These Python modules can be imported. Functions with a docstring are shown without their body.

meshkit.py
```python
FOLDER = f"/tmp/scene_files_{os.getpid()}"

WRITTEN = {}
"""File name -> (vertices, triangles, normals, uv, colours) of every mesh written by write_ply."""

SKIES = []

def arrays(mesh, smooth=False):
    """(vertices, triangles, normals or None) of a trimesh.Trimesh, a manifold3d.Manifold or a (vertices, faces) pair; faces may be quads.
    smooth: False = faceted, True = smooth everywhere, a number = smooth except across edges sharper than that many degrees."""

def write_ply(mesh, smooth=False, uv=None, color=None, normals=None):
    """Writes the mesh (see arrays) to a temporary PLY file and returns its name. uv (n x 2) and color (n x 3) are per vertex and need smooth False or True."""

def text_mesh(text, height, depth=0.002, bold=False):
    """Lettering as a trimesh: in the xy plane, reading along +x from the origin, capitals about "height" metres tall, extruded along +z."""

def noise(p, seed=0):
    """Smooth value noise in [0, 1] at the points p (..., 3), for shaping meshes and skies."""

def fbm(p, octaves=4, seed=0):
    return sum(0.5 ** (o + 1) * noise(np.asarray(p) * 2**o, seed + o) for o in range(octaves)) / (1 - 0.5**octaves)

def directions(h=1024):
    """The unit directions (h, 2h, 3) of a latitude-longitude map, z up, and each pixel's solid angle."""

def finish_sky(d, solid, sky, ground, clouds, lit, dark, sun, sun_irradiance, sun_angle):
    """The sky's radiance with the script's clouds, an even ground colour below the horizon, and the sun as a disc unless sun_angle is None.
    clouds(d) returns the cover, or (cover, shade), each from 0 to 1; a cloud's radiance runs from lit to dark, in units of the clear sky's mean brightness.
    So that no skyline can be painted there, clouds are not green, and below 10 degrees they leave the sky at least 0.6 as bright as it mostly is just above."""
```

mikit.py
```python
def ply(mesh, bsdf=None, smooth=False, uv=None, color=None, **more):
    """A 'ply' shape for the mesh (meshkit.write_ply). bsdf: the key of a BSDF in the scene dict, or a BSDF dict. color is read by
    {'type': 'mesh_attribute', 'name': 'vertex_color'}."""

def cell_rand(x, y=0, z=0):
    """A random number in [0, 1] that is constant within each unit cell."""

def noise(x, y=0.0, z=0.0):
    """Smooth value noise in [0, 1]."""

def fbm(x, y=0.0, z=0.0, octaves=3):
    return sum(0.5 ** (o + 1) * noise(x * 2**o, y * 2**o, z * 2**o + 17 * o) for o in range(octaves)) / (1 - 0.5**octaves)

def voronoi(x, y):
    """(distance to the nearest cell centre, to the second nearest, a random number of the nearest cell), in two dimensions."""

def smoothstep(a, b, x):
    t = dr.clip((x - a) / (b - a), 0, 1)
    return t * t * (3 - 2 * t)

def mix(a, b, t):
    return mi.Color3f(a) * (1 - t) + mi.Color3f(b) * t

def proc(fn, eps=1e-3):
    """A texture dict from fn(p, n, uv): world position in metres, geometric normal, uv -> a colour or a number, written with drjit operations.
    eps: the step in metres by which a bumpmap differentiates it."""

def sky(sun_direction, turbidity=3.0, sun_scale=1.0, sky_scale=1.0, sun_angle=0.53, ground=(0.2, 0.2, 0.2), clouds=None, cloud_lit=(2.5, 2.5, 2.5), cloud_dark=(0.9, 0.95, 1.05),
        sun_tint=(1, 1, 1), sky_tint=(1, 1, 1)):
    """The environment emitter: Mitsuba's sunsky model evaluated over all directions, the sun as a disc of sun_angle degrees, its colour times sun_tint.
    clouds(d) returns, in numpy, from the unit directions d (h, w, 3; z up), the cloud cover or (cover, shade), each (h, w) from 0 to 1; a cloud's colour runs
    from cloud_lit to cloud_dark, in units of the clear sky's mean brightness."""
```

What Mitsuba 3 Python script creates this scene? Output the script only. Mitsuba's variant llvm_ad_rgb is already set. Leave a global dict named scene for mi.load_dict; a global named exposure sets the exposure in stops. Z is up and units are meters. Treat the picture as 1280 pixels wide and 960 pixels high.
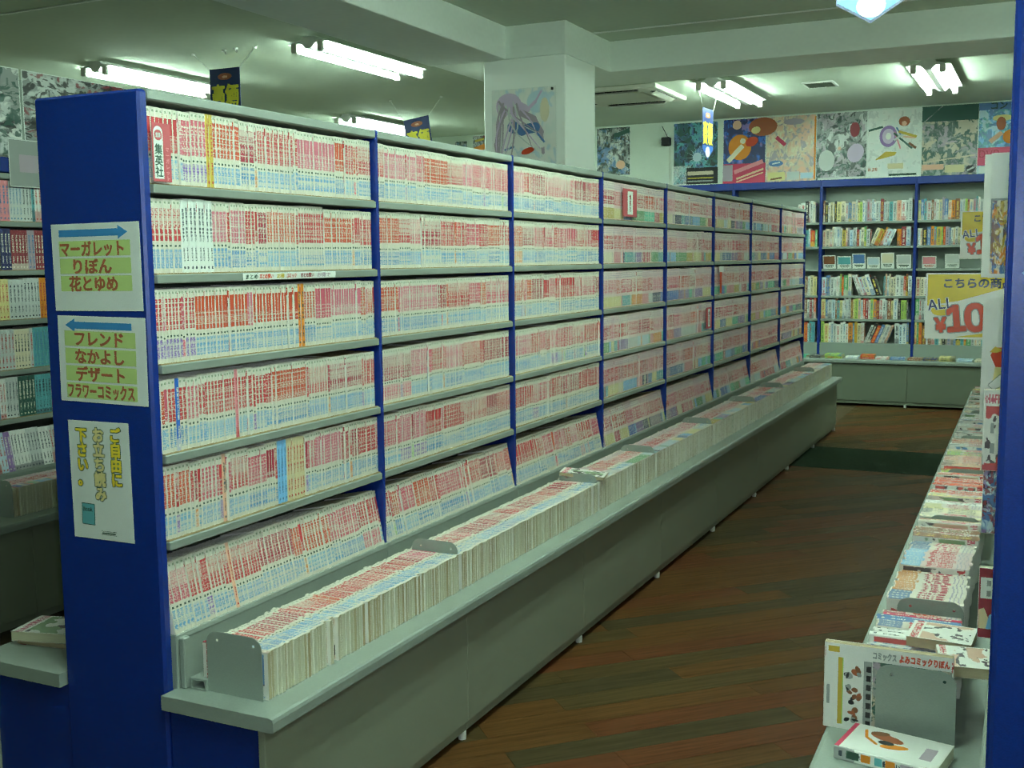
import math, random
import numpy as np, drjit as dr, mitsuba as mi, trimesh, mikit
from shapely import affinity
from shapely.geometry import Polygon, box as sbox, Point, LineString
from shapely.ops import unary_union
from mikit import cell_rand, noise, fbm, smoothstep, mix, proc

# ------------------------------------------------------------------ camera, light, exposure
CX, CY, CZ, YAW, PITCH, ROLL, FOCAL = 1.74373, -1.82939, 1.39204, -0.4495, -0.11264, -0.01008, 1380.613
T = mi.ScalarTransform4f
_fw = np.array([math.sin(YAW) * math.cos(PITCH), math.cos(YAW) * math.cos(PITCH), math.sin(PITCH)])
_r = np.array([math.cos(YAW), -math.sin(YAW), 0.0])
_u = np.cross(_r, _fw)
_up = -_r * math.sin(ROLL) + _u * math.cos(ROLL)
_eye = np.array([CX, CY, CZ])
scene = {'type': 'scene'}
labels = {}
scene['camera'] = {'type': 'perspective', 'fov_axis': 'x', 'fov': 2 * math.degrees(math.atan(640 / FOCAL)), 'near_clip': 0.02, 'far_clip': 60.0,
                   'to_world': T().look_at(origin=_eye.tolist(), target=(_eye + _fw).tolist(), up=_up.tolist())}
exposure = 2.0
TUBE = [14.6, 20.4, 16.6]          # radiance of every fluorescent tube, slightly green
# the fluorescent fittings: (x, y of the near end).  Five show; the others are unseen, two inferred over the near aisle, two added as fill
SEEN_LAMPS = [(-2.42, 3.93), (-4.20, 3.93), (-4.28, 7.08), (-0.64, 6.68), (0.93, 6.68)]
UNSEEN_LAMPS = [(0.93, 1.10), (0.93, -1.10), (2.70, -2.20), (2.70, 2.60)]  # last two are added to brighten the near end and the cross beam
LAMP_LENGTH = 1.24
# the camera's own small flash: its lobe shows on the glossy blue panel beside the viewer
_fl = _eye + 0.055 * _up + 0.02 * _r
scene['camera_flash'] = {'type': 'spot', 'intensity': {'type': 'rgb', 'value': [0.68, 0.78, 0.86]}, 'cutoff_angle': 38.0, 'beam_width': 16.0,
                         'to_world': T().look_at(origin=_fl.tolist(), target=(_fl + _fw).tolist(), up=_up.tolist())}
CEIL = 2.77


# ------------------------------------------------------------------ helpers
def numbered(base):
    if base not in TAKEN:
        TAKEN[base] = 0
        return base
    TAKEN[base] += 1
    return f'{base}_{TAKEN[base]:03d}'


TAKEN = {}


def tag(key, label=None, cat=None, group=None, kind=None):
    d = {k: v for k, v in (('label', label), ('category', cat), ('group', group), ('kind', kind)) if v}
    if d:
        labels[key] = d


def put(key, m, mat, uv=None, smooth=False):
    if len(m) == 3:
        m, uv = m[:2], m[2]
    scene[key] = mikit.ply(m, mat, smooth=smooth, uv=uv)
    return key


def thing(name, label, cat, group=None, kind=None, mesh=None, mat=None, uv=None, smooth=False):
    key = numbered(name)
    tag(key, label, cat, group, kind)
    if mesh is not None:
        put(key, mesh, mat, uv, smooth)
    return key


def part(parent, name, mesh, mat, label=None, uv=None, smooth=False, kind=None):
    key = numbered(parent + '__' + name)
    tag(key, label, None, None, kind)
    return put(key, mesh, mat, uv, smooth)


def struct(name, mesh, mat, label, uv=None, smooth=False):
    key = numbered(name)
    tag(key, label, None, None, 'structure')
    return put(key, mesh, mat, uv, smooth)


def arr(m):
    if isinstance(m, trimesh.Trimesh):
        return np.array(m.vertices, float), np.array(m.faces, int)
    v, f = np.asarray(m[0], float), np.asarray(m[1], int)
    if f.shape[1] == 4:
        f = np.vstack([f[:, [0, 1, 2]], f[:, [0, 2, 3]]])
    return v, f


def join(ms):
    vs, fs, uvs, n = [], [], [], 0
    for m in ms:
        v, f = arr(m[:2] if isinstance(m, tuple) else m)
        vs.append(v)
        fs.append(f + n)
        n += len(v)
        if isinstance(m, tuple) and len(m) == 3:
            uvs.append(m[2])
    out = (np.vstack(vs), np.vstack(fs))
    return out + (np.vstack(uvs),) if uvs else out


def move(m, M):
    """m under the 4x4 matrix M; a mirroring M turns the faces round."""
    v, f = arr(m[:2] if isinstance(m, tuple) else m)
    v = v @ M[:3, :3].T + M[:3, 3]
    if np.linalg.det(M[:3, :3]) < 0:
        f = f[:, ::-1]
    return (v, f) + ((m[2],) if isinstance(m, tuple) and len(m) == 3 else ())


def frame(o, x, y, z):
    M = np.eye(4)
    M[:3, 0], M[:3, 1], M[:3, 2], M[:3, 3] = x, y, z, o
    return M


def shift(x, y, z):
    M = np.eye(4)
    M[:3, 3] = x, y, z
    return M


def rot(axis, deg, at=(0, 0, 0)):
    return trimesh.transformations.rotation_matrix(math.radians(deg), axis, at)


_BF = np.array([[0, 3, 2, 1], [4, 5, 6, 7], [0, 1, 5, 4], [1, 2, 6, 5], [2, 3, 7, 6], [3, 0, 4, 7]])


def bx(x0, x1, y0, y1, z0, z1):
    v = np.array([[x0, y0, z0], [x1, y0, z0], [x1, y1, z0], [x0, y1, z0], [x0, y0, z1], [x1, y0, z1], [x1, y1, z1], [x0, y1, z1]], float)
    return arr((v, _BF))


def cbx(x0, x1, y0, y1, z0, z1, r=0.002):
    """A box with chamfered edges."""
    r = min(r, (x1 - x0) / 2.2, (y1 - y0) / 2.2, (z1 - z0) / 2.2)
    pts = []
    for x, sx in ((x0, 1), (x1, -1)):
        for y, sy in ((y0, 1), (y1, -1)):
            for z, sz in ((z0, 1), (z1, -1)):
                pts += [(x, y + sy * r, z + sz * r), (x + sx * r, y, z + sz * r), (x + sx * r, y + sy * r, z)]
    return arr(trimesh.convex.convex_hull(np.array(pts)))


def extrude(poly, depth):
    return [arr(trimesh.creation.extrude_polygon(g, depth, engine='earcut')) for g in getattr(poly, 'geoms', [poly]) if g.area > 1e-12 and g.geom_type == 'Polygon']


def ex(poly, depth):
    return join(extrude(poly, depth))


def sweep_box(poly, y0, y1):
    """A polygon in (x, z) drawn out along y from y0 to y1."""
    return move(ex(poly, y1 - y0), frame((0, y1, 0), (1, 0, 0), (0, 0, 1), (0, -1, 0)))


def rod(a, b, r, n=8):
    a, b = np.array(a, float), np.array(b, float)
    c = trimesh.creation.cylinder(radius=r, height=np.linalg.norm(b - a), sections=n)
    M = trimesh.geometry.align_vectors([0, 0, 1], (b - a) / np.linalg.norm(b - a))
    M[:3, 3] = (a + b) / 2
    return move(c, M)


def flat_uv(m, code):
    v, f = arr(m[:2] if isinstance(m, tuple) else m)
    return v, f, np.tile([[code + 0.5, 0.5]], (len(v), 1))


def ordinal(n):
    return f"{n}{'th' if 10 <= n % 100 <= 20 else {1: 'st', 2: 'nd', 3: 'rd'}.get(n % 10, 'th')}"


WORDS = ['first', 'second', 'third', 'fourth', 'fifth', 'sixth', 'seventh', 'eighth', 'ninth', 'tenth']

# ------------------------------------------------------------------ materials


def principled(color, rough=0.5, spec=0.4, metal=0.0, coat=0.0, coat_gloss=0.9):
    c = color if isinstance(color, dict) else {'type': 'rgb', 'value': list(color)}
    return {'type': 'twosided', 'bsdf': {'type': 'principled', 'base_color': c, 'roughness': rough, 'specular': spec, 'metallic': metal, 'clearcoat': coat, 'clearcoat_gloss': coat_gloss}}


# every flat printed colour is an entry of this palette, picked by the whole number in u
PAL = {}
PAL_RGB = []


def pal(name, rgb=None):
    if name not in PAL:
        PAL[name] = len(PAL_RGB)
        PAL_RGB.append(rgb)
    return PAL[name]


for _n, _c in dict(
        paper=(0.74, 0.78, 0.74), white=(0.80, 0.80, 0.76), lime=(0.52, 0.66, 0.24), rust=(0.38, 0.11, 0.05), arrow=(0.05, 0.24, 0.52), yellow=(0.85, 0.66, 0.05),
        ink=(0.03, 0.07, 0.05), teal=(0.12, 0.38, 0.42), price_yellow=(0.70, 0.52, 0.04), red=(0.60, 0.07, 0.03), navy=(0.03, 0.035, 0.12), card_red=(0.52, 0.10, 0.12),
        pink=(0.75, 0.28, 0.32), flag_blue=(0.02, 0.035, 0.13), flag_yellow=(0.80, 0.70, 0.05), glow=(0.42, 0.12, 0.06), sky_blue=(0.22, 0.50, 0.80), bright_blue=(0.03, 0.13, 0.50),
        orange=(0.72, 0.25, 0.03), crimson=(0.55, 0.05, 0.11), cream=(0.78, 0.70, 0.52), violet=(0.30, 0.18, 0.42), lilac=(0.62, 0.50, 0.66), gold=(0.55, 0.40, 0.06),
        black=(0.025, 0.025, 0.028), grey=(0.30, 0.32, 0.31), green=(0.12, 0.34, 0.14), mint=(0.10, 0.55, 0.36), leaf=(0.42, 0.58, 0.12), peach=(0.78, 0.48, 0.34), steel_blue=(0.10, 0.20, 0.42),
        hot_pink=(0.72, 0.12, 0.22), beige=(0.62, 0.52, 0.40), brown=(0.22, 0.09, 0.045), pale_blue=(0.55, 0.68, 0.76), dark_green=(0.035, 0.10, 0.08), mauve=(0.42, 0.34, 0.40), pale_grey=(0.6, 0.62, 0.6),
        maroon=(0.26, 0.035, 0.05), sand=(0.66, 0.58, 0.36), straw=(0.75, 0.66, 0.30), flag_sky=(0.09, 0.34, 0.72), bright_white=(0.90, 0.92, 0.92)).items():
    pal(_n, _c)
_palette = [mi.Float([float(c[k]) for c in PAL_RGB]) for k in range(3)]


def pick(i, m=True):
    i = mi.UInt32(dr.clip(i, 0, len(PAL_RGB) - 1))
    return mi.Color3f(*[dr.gather(mi.Float, c, i) for c in _palette])


def print_fn(p, n, uv):
    g = noise(p.x * 900, p.y * 900, p.z * 900)
    return pick(dr.floor(uv.x)) * (0.96 + 0.08 * g)


def of(r, *cols):
    """One of cols by the random number r; each is (share, colour)."""
    out, at = mi.Color3f(cols[-1][1]), 1.0
    at -= cols[-1][0]
    for s, c in cols[-2::-1]:
        out = dr.select(r < at, mi.Color3f(c), out)
        at -= s
    return out


def glyphs(seed, fu, fv, cells, density):
    """Made-up characters, one above the other: strokes on a 5 x 5 grid in square cells."""
    y = fv * cells
    c, sy = dr.floor(y), y - dr.floor(y)
    gx, gy = dr.floor(fu * 5), dr.floor(sy * 5)
    on = cell_rand(seed * 1.0 + c * 17, gx + 3, gy + 11) < density
    bar = (cell_rand(seed + c * 31, gy, 5) < 0.35) | ((gx == 2) & (cell_rand(seed + c * 13, 1, 9) < 0.4))
    inside = (sy > 0.06) & (sy < 0.94) & (fu > 0.02) & (fu < 0.98)
    return (on | bar) & inside


def book_fn(p, n, uv):
    code, kind = dr.floor(uv.x), dr.floor(uv.y)
    fu, fv = uv.x - code, (uv.y - kind) * 1.02 - 0.01
    ser = dr.floor(code / 64)
    vol = code - 64 * ser
    r1, r2, r3, r4, r5 = (cell_rand(ser, k, 7) for k in range(5))
    grain = 0.95 + 0.1 * noise(p.x * 700, p.y * 700, p.z * 700)
    white = mi.Color3f(0.66, 0.64, 0.55)
    # --- 0: white spine, red title, blue author band
    title = of(r1, (0.44, (0.47, 0.045, 0.055)), (0.22, (0.55, 0.10, 0.15)), (0.08, (0.52, 0.075, 0.04)), (0.14, (0.35, 0.035, 0.06)), (0.12, (0.58, 0.15, 0.22)))
    t0, t1 = 0.40 + 0.05 * r2, 0.90 - 0.04 * r3
    tv = (fv - t0) / (t1 - t0)
    cells = dr.floor(5 + 6 * r4)
    tw = 0.09 + 0.09 * r5
    tu = (fu - tw) / (1 - 2 * tw)
    in_t = (tv > 0) & (tv < 1) & (tu > 0) & (tu < 1)
    ink = glyphs(ser, tu, tv, cells, 0.74)
    block = (cell_rand(ser, 21, 3) < 0.30) & (tv > 0.62 - 0.3 * r2)
    a = dr.select(in_t & (ink | block), title, white)
    a = dr.select(in_t & block & ink & (cell_rand(ser, 22, 3) < 0.6), mix(white, title, 0.25), a)
    band = of(vol / 64 + 0.005, (0.4, (0.15, 0.33, 0.55)), (0.2, (0.20, 0.40, 0.58)), (0.22, (0.10, 0.25, 0.48)), (0.05, (0.62, 0.26, 0.10)), (0.05, (0.22, 0.12, 0.42)), (0.03, (0.25, 0.5, 0.15)), (0.05, (0.60, 0.10, 0.18)))
    bt = 0.29 + 0.05 * r3
    bu = (fu - 0.16) / 0.68
    in_b = (fv > 0.06) & (fv < bt) & (bu > 0) & (bu < 1)
    bg = glyphs(ser + 300, bu, fv, 14.0, 0.32)
    a = dr.select(in_b, dr.select(bg, dr.select(r5 < 0.4, band, mix(band, white, 0.75)), dr.select(r5 < 0.4, white * 0.95, band)), a)
    a = dr.select((fv > bt + 0.025) & (fv < bt + 0.052) & (fu > 0.28) & (fu < 0.72), mi.Color3f(0.03, 0.06, 0.05), a)
    a = dr.select((fv > 0.935) & (fv < 0.965) & (fu > 0.3) & (fu < 0.7), mi.Color3f(0.30, 0.36, 0.26), a)
    # --- 3: pale pink spine with thin lines, red title, lower block of any colour
    block_c = mix(pick(vol), (0.30, 0.29, 0.28), 0.35)
    pinkish = of(r4, (0.5, (0.66, 0.55, 0.51)), (0.3, (0.64, 0.49, 0.48)), (0.2, (0.68, 0.61, 0.54)))
    c3 = dr.select((fv > 0.38) & (fv < 0.76) & (tu > 0) & (tu < 1) & glyphs(ser + 90, tu, (fv - 0.38) / 0.38, dr.floor(3 + 4 * r2), 0.45), title, pinkish)
    c3 = dr.select((fv > 0.02) & (fv < 0.30), block_c, c3)
    c3 = dr.select((fv > 0.06) & (fv < 0.27) & glyphs(ser + 40, tu, fv, 18.0, 0.2) & (tu > 0.2) & (tu < 0.8), mix(block_c, white, 0.7), c3)
    lines = ((fv > 0.815) & (fv < 0.835)) | ((fv > 0.87) & (fv < 0.885)) | ((fv > 0.93) & (fv < 0.945))
    c3 = dr.select(lines, mi.Color3f(0.42, 0.36, 0.44), c3)
    # --- 4: any other book: one cloth or paper colour, a title and a small mark
    base = pick(vol)
    lum = dr.sum(base)
    inkc = dr.select(lum > 0.9, of(r2, (0.5, (0.05, 0.06, 0.08)), (0.3, (0.45, 0.05, 0.05)), (0.2, (0.08, 0.2, 0.4))), of(r2, (0.7, (0.75, 0.72, 0.62)), (0.3, (0.75, 0.55, 0.1))))
    nu = (fu - 0.28) / 0.44
    g4 = glyphs(ser + 70, nu, (fv - 0.42) / 0.46, dr.floor(5 + 7 * r4), 0.4) & (nu > 0) & (nu < 1) & (fv > 0.42) & (fv < 0.88)
    g4 |= glyphs(ser + 75, nu, fv, 22.0, 0.35) & (nu > 0.1) & (nu < 0.9) & (fv > 0.16) & (fv < 0.34)
    c4 = dr.select(g4, inkc, base)
    c4 = dr.select((r3 < 0.4) & (fv < 0.10 + 0.2 * r5), mix(base, inkc, 0.6), c4)
    c4 = dr.select((fv > 0.05) & (fv < 0.085) & (fu > 0.3) & (fu < 0.7), inkc, c4)
    # --- 1: the page edges; 2: a printed cover
    leaf = noise(fu * 26 + code * 7.0, fv * 1.5)
    tint = of(cell_rand(code, 1, 5), (0.32, (0.52, 0.48, 0.34)), (0.25, (0.46, 0.39, 0.25)), (0.15, (0.40, 0.31, 0.19)), (0.28, (0.56, 0.54, 0.41)))
    c1 = tint * (0.93 + 0.12 * leaf)
    w = fbm(fu * 3 + code * 3.7, fv * 4 + code * 1.3, 1.0)
    w2 = fbm(fu * 6 + code * 2.1, fv * 7 + code * 5.3, 7.0)
    hue = of(r2, (0.3, (0.55, 0.10, 0.10)), (0.2, (0.16, 0.28, 0.50)), (0.25, (0.62, 0.40, 0.30)), (0.25, (0.24, 0.34, 0.20)))
    c2 = dr.select(w > 0.56, hue, dr.select(w2 > 0.60, mi.Color3f(0.10, 0.08, 0.09), mi.Color3f(0.78, 0.77, 0.72)))
    c2 = dr.select((fv > 0.80) | (fv < 0.06) | (fu < 0.05) | (fu > 0.95), mi.Color3f(0.79, 0.78, 0.72), c2)
    c2 = dr.select((fv > 0.83) & (fv < 0.95) & glyphs(ser + 11, (fv - 0.83) / 0.12, fu, 8.0, 0.45), title, c2)
    out = dr.select(kind < 0.5, a, dr.select(kind < 1.5, c1, dr.select(kind < 2.5, c2, dr.select(kind < 3.5, c3, c4))))
    return out * grain


POSTERS = {}
POSTER_RGB = []


def poster_code(*cols):
    k = len(POSTER_RGB) // 5
    POSTER_RGB.extend([PAL_RGB[PAL[c]] for c in cols])
    return k


PC = {k: poster_code(*v) for k, v in dict(
    forest=('dark_green', 'grey', 'pale_grey', 'black', 'steel_blue'), burst=('dark_green', 'teal', 'steel_blue', 'black', 'dark_green'), circus=('navy', 'navy', 'bright_blue', 'navy', 'violet'),
    pastel=('cream', 'peach', 'beige', 'mauve', 'peach'), winter=('dark_green', 'grey', 'pale_grey', 'black', 'mauve'), plain=('white', 'paper', 'white', 'paper', 'pale_grey'),
    mosaic=('dark_green', 'mauve', 'grey', 'dark_green', 'beige'), lagoon=('teal', 'teal', 'sky_blue', 'steel_blue', 'pale_blue'), pillar=('white', 'white', 'paper', 'white', 'pale_blue'),
    ink=('black', 'grey', 'pale_grey', 'dark_green', 'white'), noir=('black', 'pale_grey', 'grey', 'black', 'maroon'), cover=('gold', 'orange', 'steel_blue', 'cream', 'brown'), rainy=('black', 'steel_blue', 'pale_blue', 'maroon', 'violet')).items()}
_poster = [mi.Float([float(c[k]) for c in POSTER_RGB]) for k in range(3)]


def poster_fn(p, n, uv):
    code = dr.floor(uv.x)
    fu, fv = uv.x - code, uv.y

    def col(k):
        i = mi.UInt32(dr.clip(code * 5 + k, 0, len(POSTER_RGB) - 1))
        return mi.Color3f(*[dr.gather(mi.Float, c, i) for c in _poster])

    s = code * 13.7
    wx, wy = fbm(fu * 4 + s, fv * 5, 3.0), fbm(fu * 4 + s, fv * 5, 9.0)
    a = fbm(fu * 4 + wx * 2.2 + s, fv * 5 + wy * 2.2, 1.0, 4)
    b = fbm(fu * 9 + wy * 3 + s, fv * 12 + wx * 3, 5.0, 4)
    c = fbm(fu * 18 + s, fv * 22 + wx * 6, 8.0, 3)
    out = mix(col(0), col(1), smoothstep(0.40, 0.60, a))
    out = mix(out, col(2), smoothstep(0.47, 0.62, b))
    out = mix(out, col(3), smoothstep(0.52, 0.66, c) * 0.85)
    return mix(out, col(4), smoothstep(0.60, 0.68, 1 - a * 0.5 - c * 0.5 + 0.1 * b) * 0.8)


def base_fn(p, n, uv):
    g = noise(p.x * 420, p.y * 420, p.z * 420)
    return mi.Color3f(0.255, 0.275, 0.215) * (0.93 + 0.10 * g)


def beam_fn(p, n, uv):
    g = fbm(p.x * 60, p.y * 60, p.z * 60)
    return mi.Color3f(0.76, 0.80, 0.75) * (0.95 + 0.08 * g)


def steel_fn(p, n, uv):
    g = noise(p.x * 420, p.y * 420, p.z * 420)
    s = fbm(p.x * 6, p.y * 6, p.z * 6)
    return mi.Color3f(0.280, 0.322, 0.290) * (0.93 + 0.10 * g + 0.06 * (s - 0.5))


def blue_fn(p, n, uv):
    g = noise(p.x * 500, p.y * 500, p.z * 500)
    return mi.Color3f(0.0020, 0.022, 0.195) * (0.88 + 0.24 * g)


def ceiling_fn(p, n, uv):
    g = fbm(p.x * 60, p.y * 60, p.z * 60)
    s = fbm(p.x * 1.3, p.y * 1.3, 3.0)
    return mi.Color3f(0.50, 0.55, 0.46) * (0.94 + 0.08 * g + 0.06 * (s - 0.5))


def wall_fn(p, n, uv):
    g = fbm(p.x * 90, p.y * 90, p.z * 90)
    return mi.Color3f(0.64, 0.71, 0.62) * (0.96 + 0.07 * g)


_C45 = math.sqrt(0.5)


def wood_fn(p, n, uv):
    """Wood of one plank: u holds the plank's number, the grain runs along the plank, at 45 degrees to the room."""
    k = dr.floor(uv.x)
    al, ac = (p.x + p.y) * _C45, (p.y - p.x) * _C45
    r, q = cell_rand(k, 2, 9), cell_rand(k, 5, 1)
    tone = of(r, (0.34, (0.122, 0.052, 0.016)), (0.26, (0.088, 0.056, 0.021)), (0.22, (0.132, 0.042, 0.016)), (0.18, (0.070, 0.050, 0.022)))
    g = fbm(al * 5 + k * 3.3, ac * 95 + q * 40, 2.0, 4)
    f = noise(al * 30, ac * 420, k)
    return tone * (0.40 + 0.40 * g + 0.10 * f)


def floor_fn(p, n, uv):
    g = fbm(p.x * 30, p.y * 30, 1.0)
    return mi.Color3f(0.07, 0.048, 0.026) * (0.8 + 0.4 * g)


def stripe_fn(p, n, uv):
    g = fbm(p.x * 150, p.y * 150, 1.0)
    return mi.Color3f(0.012, 0.022, 0.012) * (0.7 + 0.6 * g)


MATS = {
    'book': principled(proc(book_fn), 0.42, 0.4),
    'print': principled(proc(print_fn), 0.5, 0.35),
    'gloss_print': principled(proc(print_fn), 0.3, 0.5, coat=1.0, coat_gloss=0.95),
    'poster_paper': principled(proc(poster_fn), 0.35, 0.45),
    'grey_steel': principled(proc(steel_fn), 0.45, 0.4),
    'base_steel': principled(proc(base_fn), 0.5, 0.35),
    'beam_paint': principled(proc(beam_fn), 0.8, 0.25),
    'board_steel': principled((0.235, 0.270, 0.240), 0.45, 0.35),
    'shaded_back_steel': principled((0.100, 0.115, 0.100), 0.6, 0.25),  # shade put into the colour, so the gaps above the books go dark
    'cardboard': principled((0.26, 0.19, 0.10), 0.8, 0.2),
    'slat_dim_base_steel': principled((0.150, 0.175, 0.130), 0.55, 0.3),  # dark vent slats; on the back wall base it stands in for dimmer light
    'pillar_paint': principled((0.86, 0.89, 0.84), 0.6, 0.3),
    'blue_steel': principled(proc(blue_fn), 0.34, 0.5),
    'dark_steel': principled((0.02, 0.022, 0.024), 0.6, 0.3),
    'ceiling_board': principled(proc(ceiling_fn), 0.85, 0.2),
    'wall_paint': principled(proc(wall_fn), 0.8, 0.25),
    'wood': principled(proc(wood_fn), 0.6, 0.10),
    'floor_sheet': principled(proc(floor_fn), 0.5, 0.3),
    'green_vinyl': principled(proc(stripe_fn), 0.8, 0.06),
    'lamp_metal': principled((0.72, 0.73, 0.70), 0.5, 0.4),
    'pale_plastic': principled((0.60, 0.60, 0.52), 0.55, 0.4),
    'string': principled((0.75, 0.78, 0.74), 0.6, 0.3),
    'chrome': {'type': 'twosided', 'bsdf': {'type': 'roughconductor', 'material': 'Al', 'alpha': 0.2}},
}
scene.update(MATS)
GLYPHS = {}
GLYPHS['マ'] = (1.0, [[[12,61,12,68,18,68,70,68,74,68,78,64,71,54,63,43,48,29,61,15,59,13,55,10,44,23,23,42,27,46,28,46,43,34,57,47,64,57,67,62]]])
GLYPHS['ー'] = (1.0, [[[12,48,76,48,76,40,12,40]]])
GLYPHS['ガ'] = (1.0, [[[69,78,73,80,80,69,75,67]],[[11,15,19,21,27,31,31,39,35,53,35,55,13,55,13,61,35,61,36,63,36,76,43,76,43,61,67,61,71,59,68,27,66,17,63,13,59,11,45,12,44,12,43,19,57,18,59,19,61,23,63,32,64,51,64,55,42,55,40,44,37,35,30,23,24,15,17,10,12,14]],[[60,74,64,76,71,65,66,64]]])
GLYPHS['レ'] = (1.0, [[[22,16,23,19,23,67,22,73,30,73,30,21,41,24,54,31,65,39,73,47,76,43,76,41,73,37,64,30,57,25,47,20,27,12]]])
GLYPHS['ッ'] = (1.0, [[[28,13,40,18,50,26,56,33,60,41,63,50,65,57,71,55,68,42,64,34,59,27,51,18,44,13,34,8,33,8]],[[37,57,37,58,42,60,43,59,49,42,43,40]],[[18,53,19,54,24,55,31,40,31,37,25,36]]])
GLYPHS['ト'] = (1.0, [[[30,11,31,16,31,71,30,76,38,76,38,54,64,45,72,41,72,40,69,34,55,41,38,47,38,11]]])
GLYPHS['り'] = (1.0, [[[21,38,21,54,24,77,31,77,29,66,28,57,36,67,41,71,46,73,54,72,60,69,63,65,65,60,67,52,67,41,67,36,62,25,54,17,45,12,35,10,33,10,30,15,30,15,43,18,49,21,54,25,59,34,61,41,60,53,57,61,54,65,50,67,45,67,41,65,35,60,32,55,28,45,28,41,28,32,22,31]]])
GLYPHS['ぼ'] = (1.0, [[[74,78,78,79,82,69,82,68,78,67]],[[32,21,33,27,37,30,42,32,54,33,54,45,35,45,35,51,54,51,54,64,36,64,36,70,51,69,67,70,67,72,66,75,70,77,74,65,71,64,67,65,60,64,60,52,64,51,75,52,75,47,60,46,60,34,61,30,69,27,77,20,75,15,74,15,67,21,61,24,60,17,58,13,52,11,44,10,36,13,34,16],[38,20,40,18,43,16,51,16,54,20,55,23,55,27,48,28,42,27,38,24]],[[11,42,15,74,22,73,20,63,17,47,17,34,17,27,19,28,22,36,24,36,25,33,20,16,20,10,14,10,11,27]]])
GLYPHS['ん'] = (1.0, [[[10,13,20,37,41,76,48,73,48,73,41,62,31,44,32,44,39,47,45,47,47,46,50,44,51,40,52,23,53,20,56,18,60,17,66,20,71,27,74,37,80,33,75,22,70,15,62,11,53,11,48,14,46,19,45,37,44,39,41,42,37,41,31,39,25,31,21,22,17,11]]])
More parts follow.
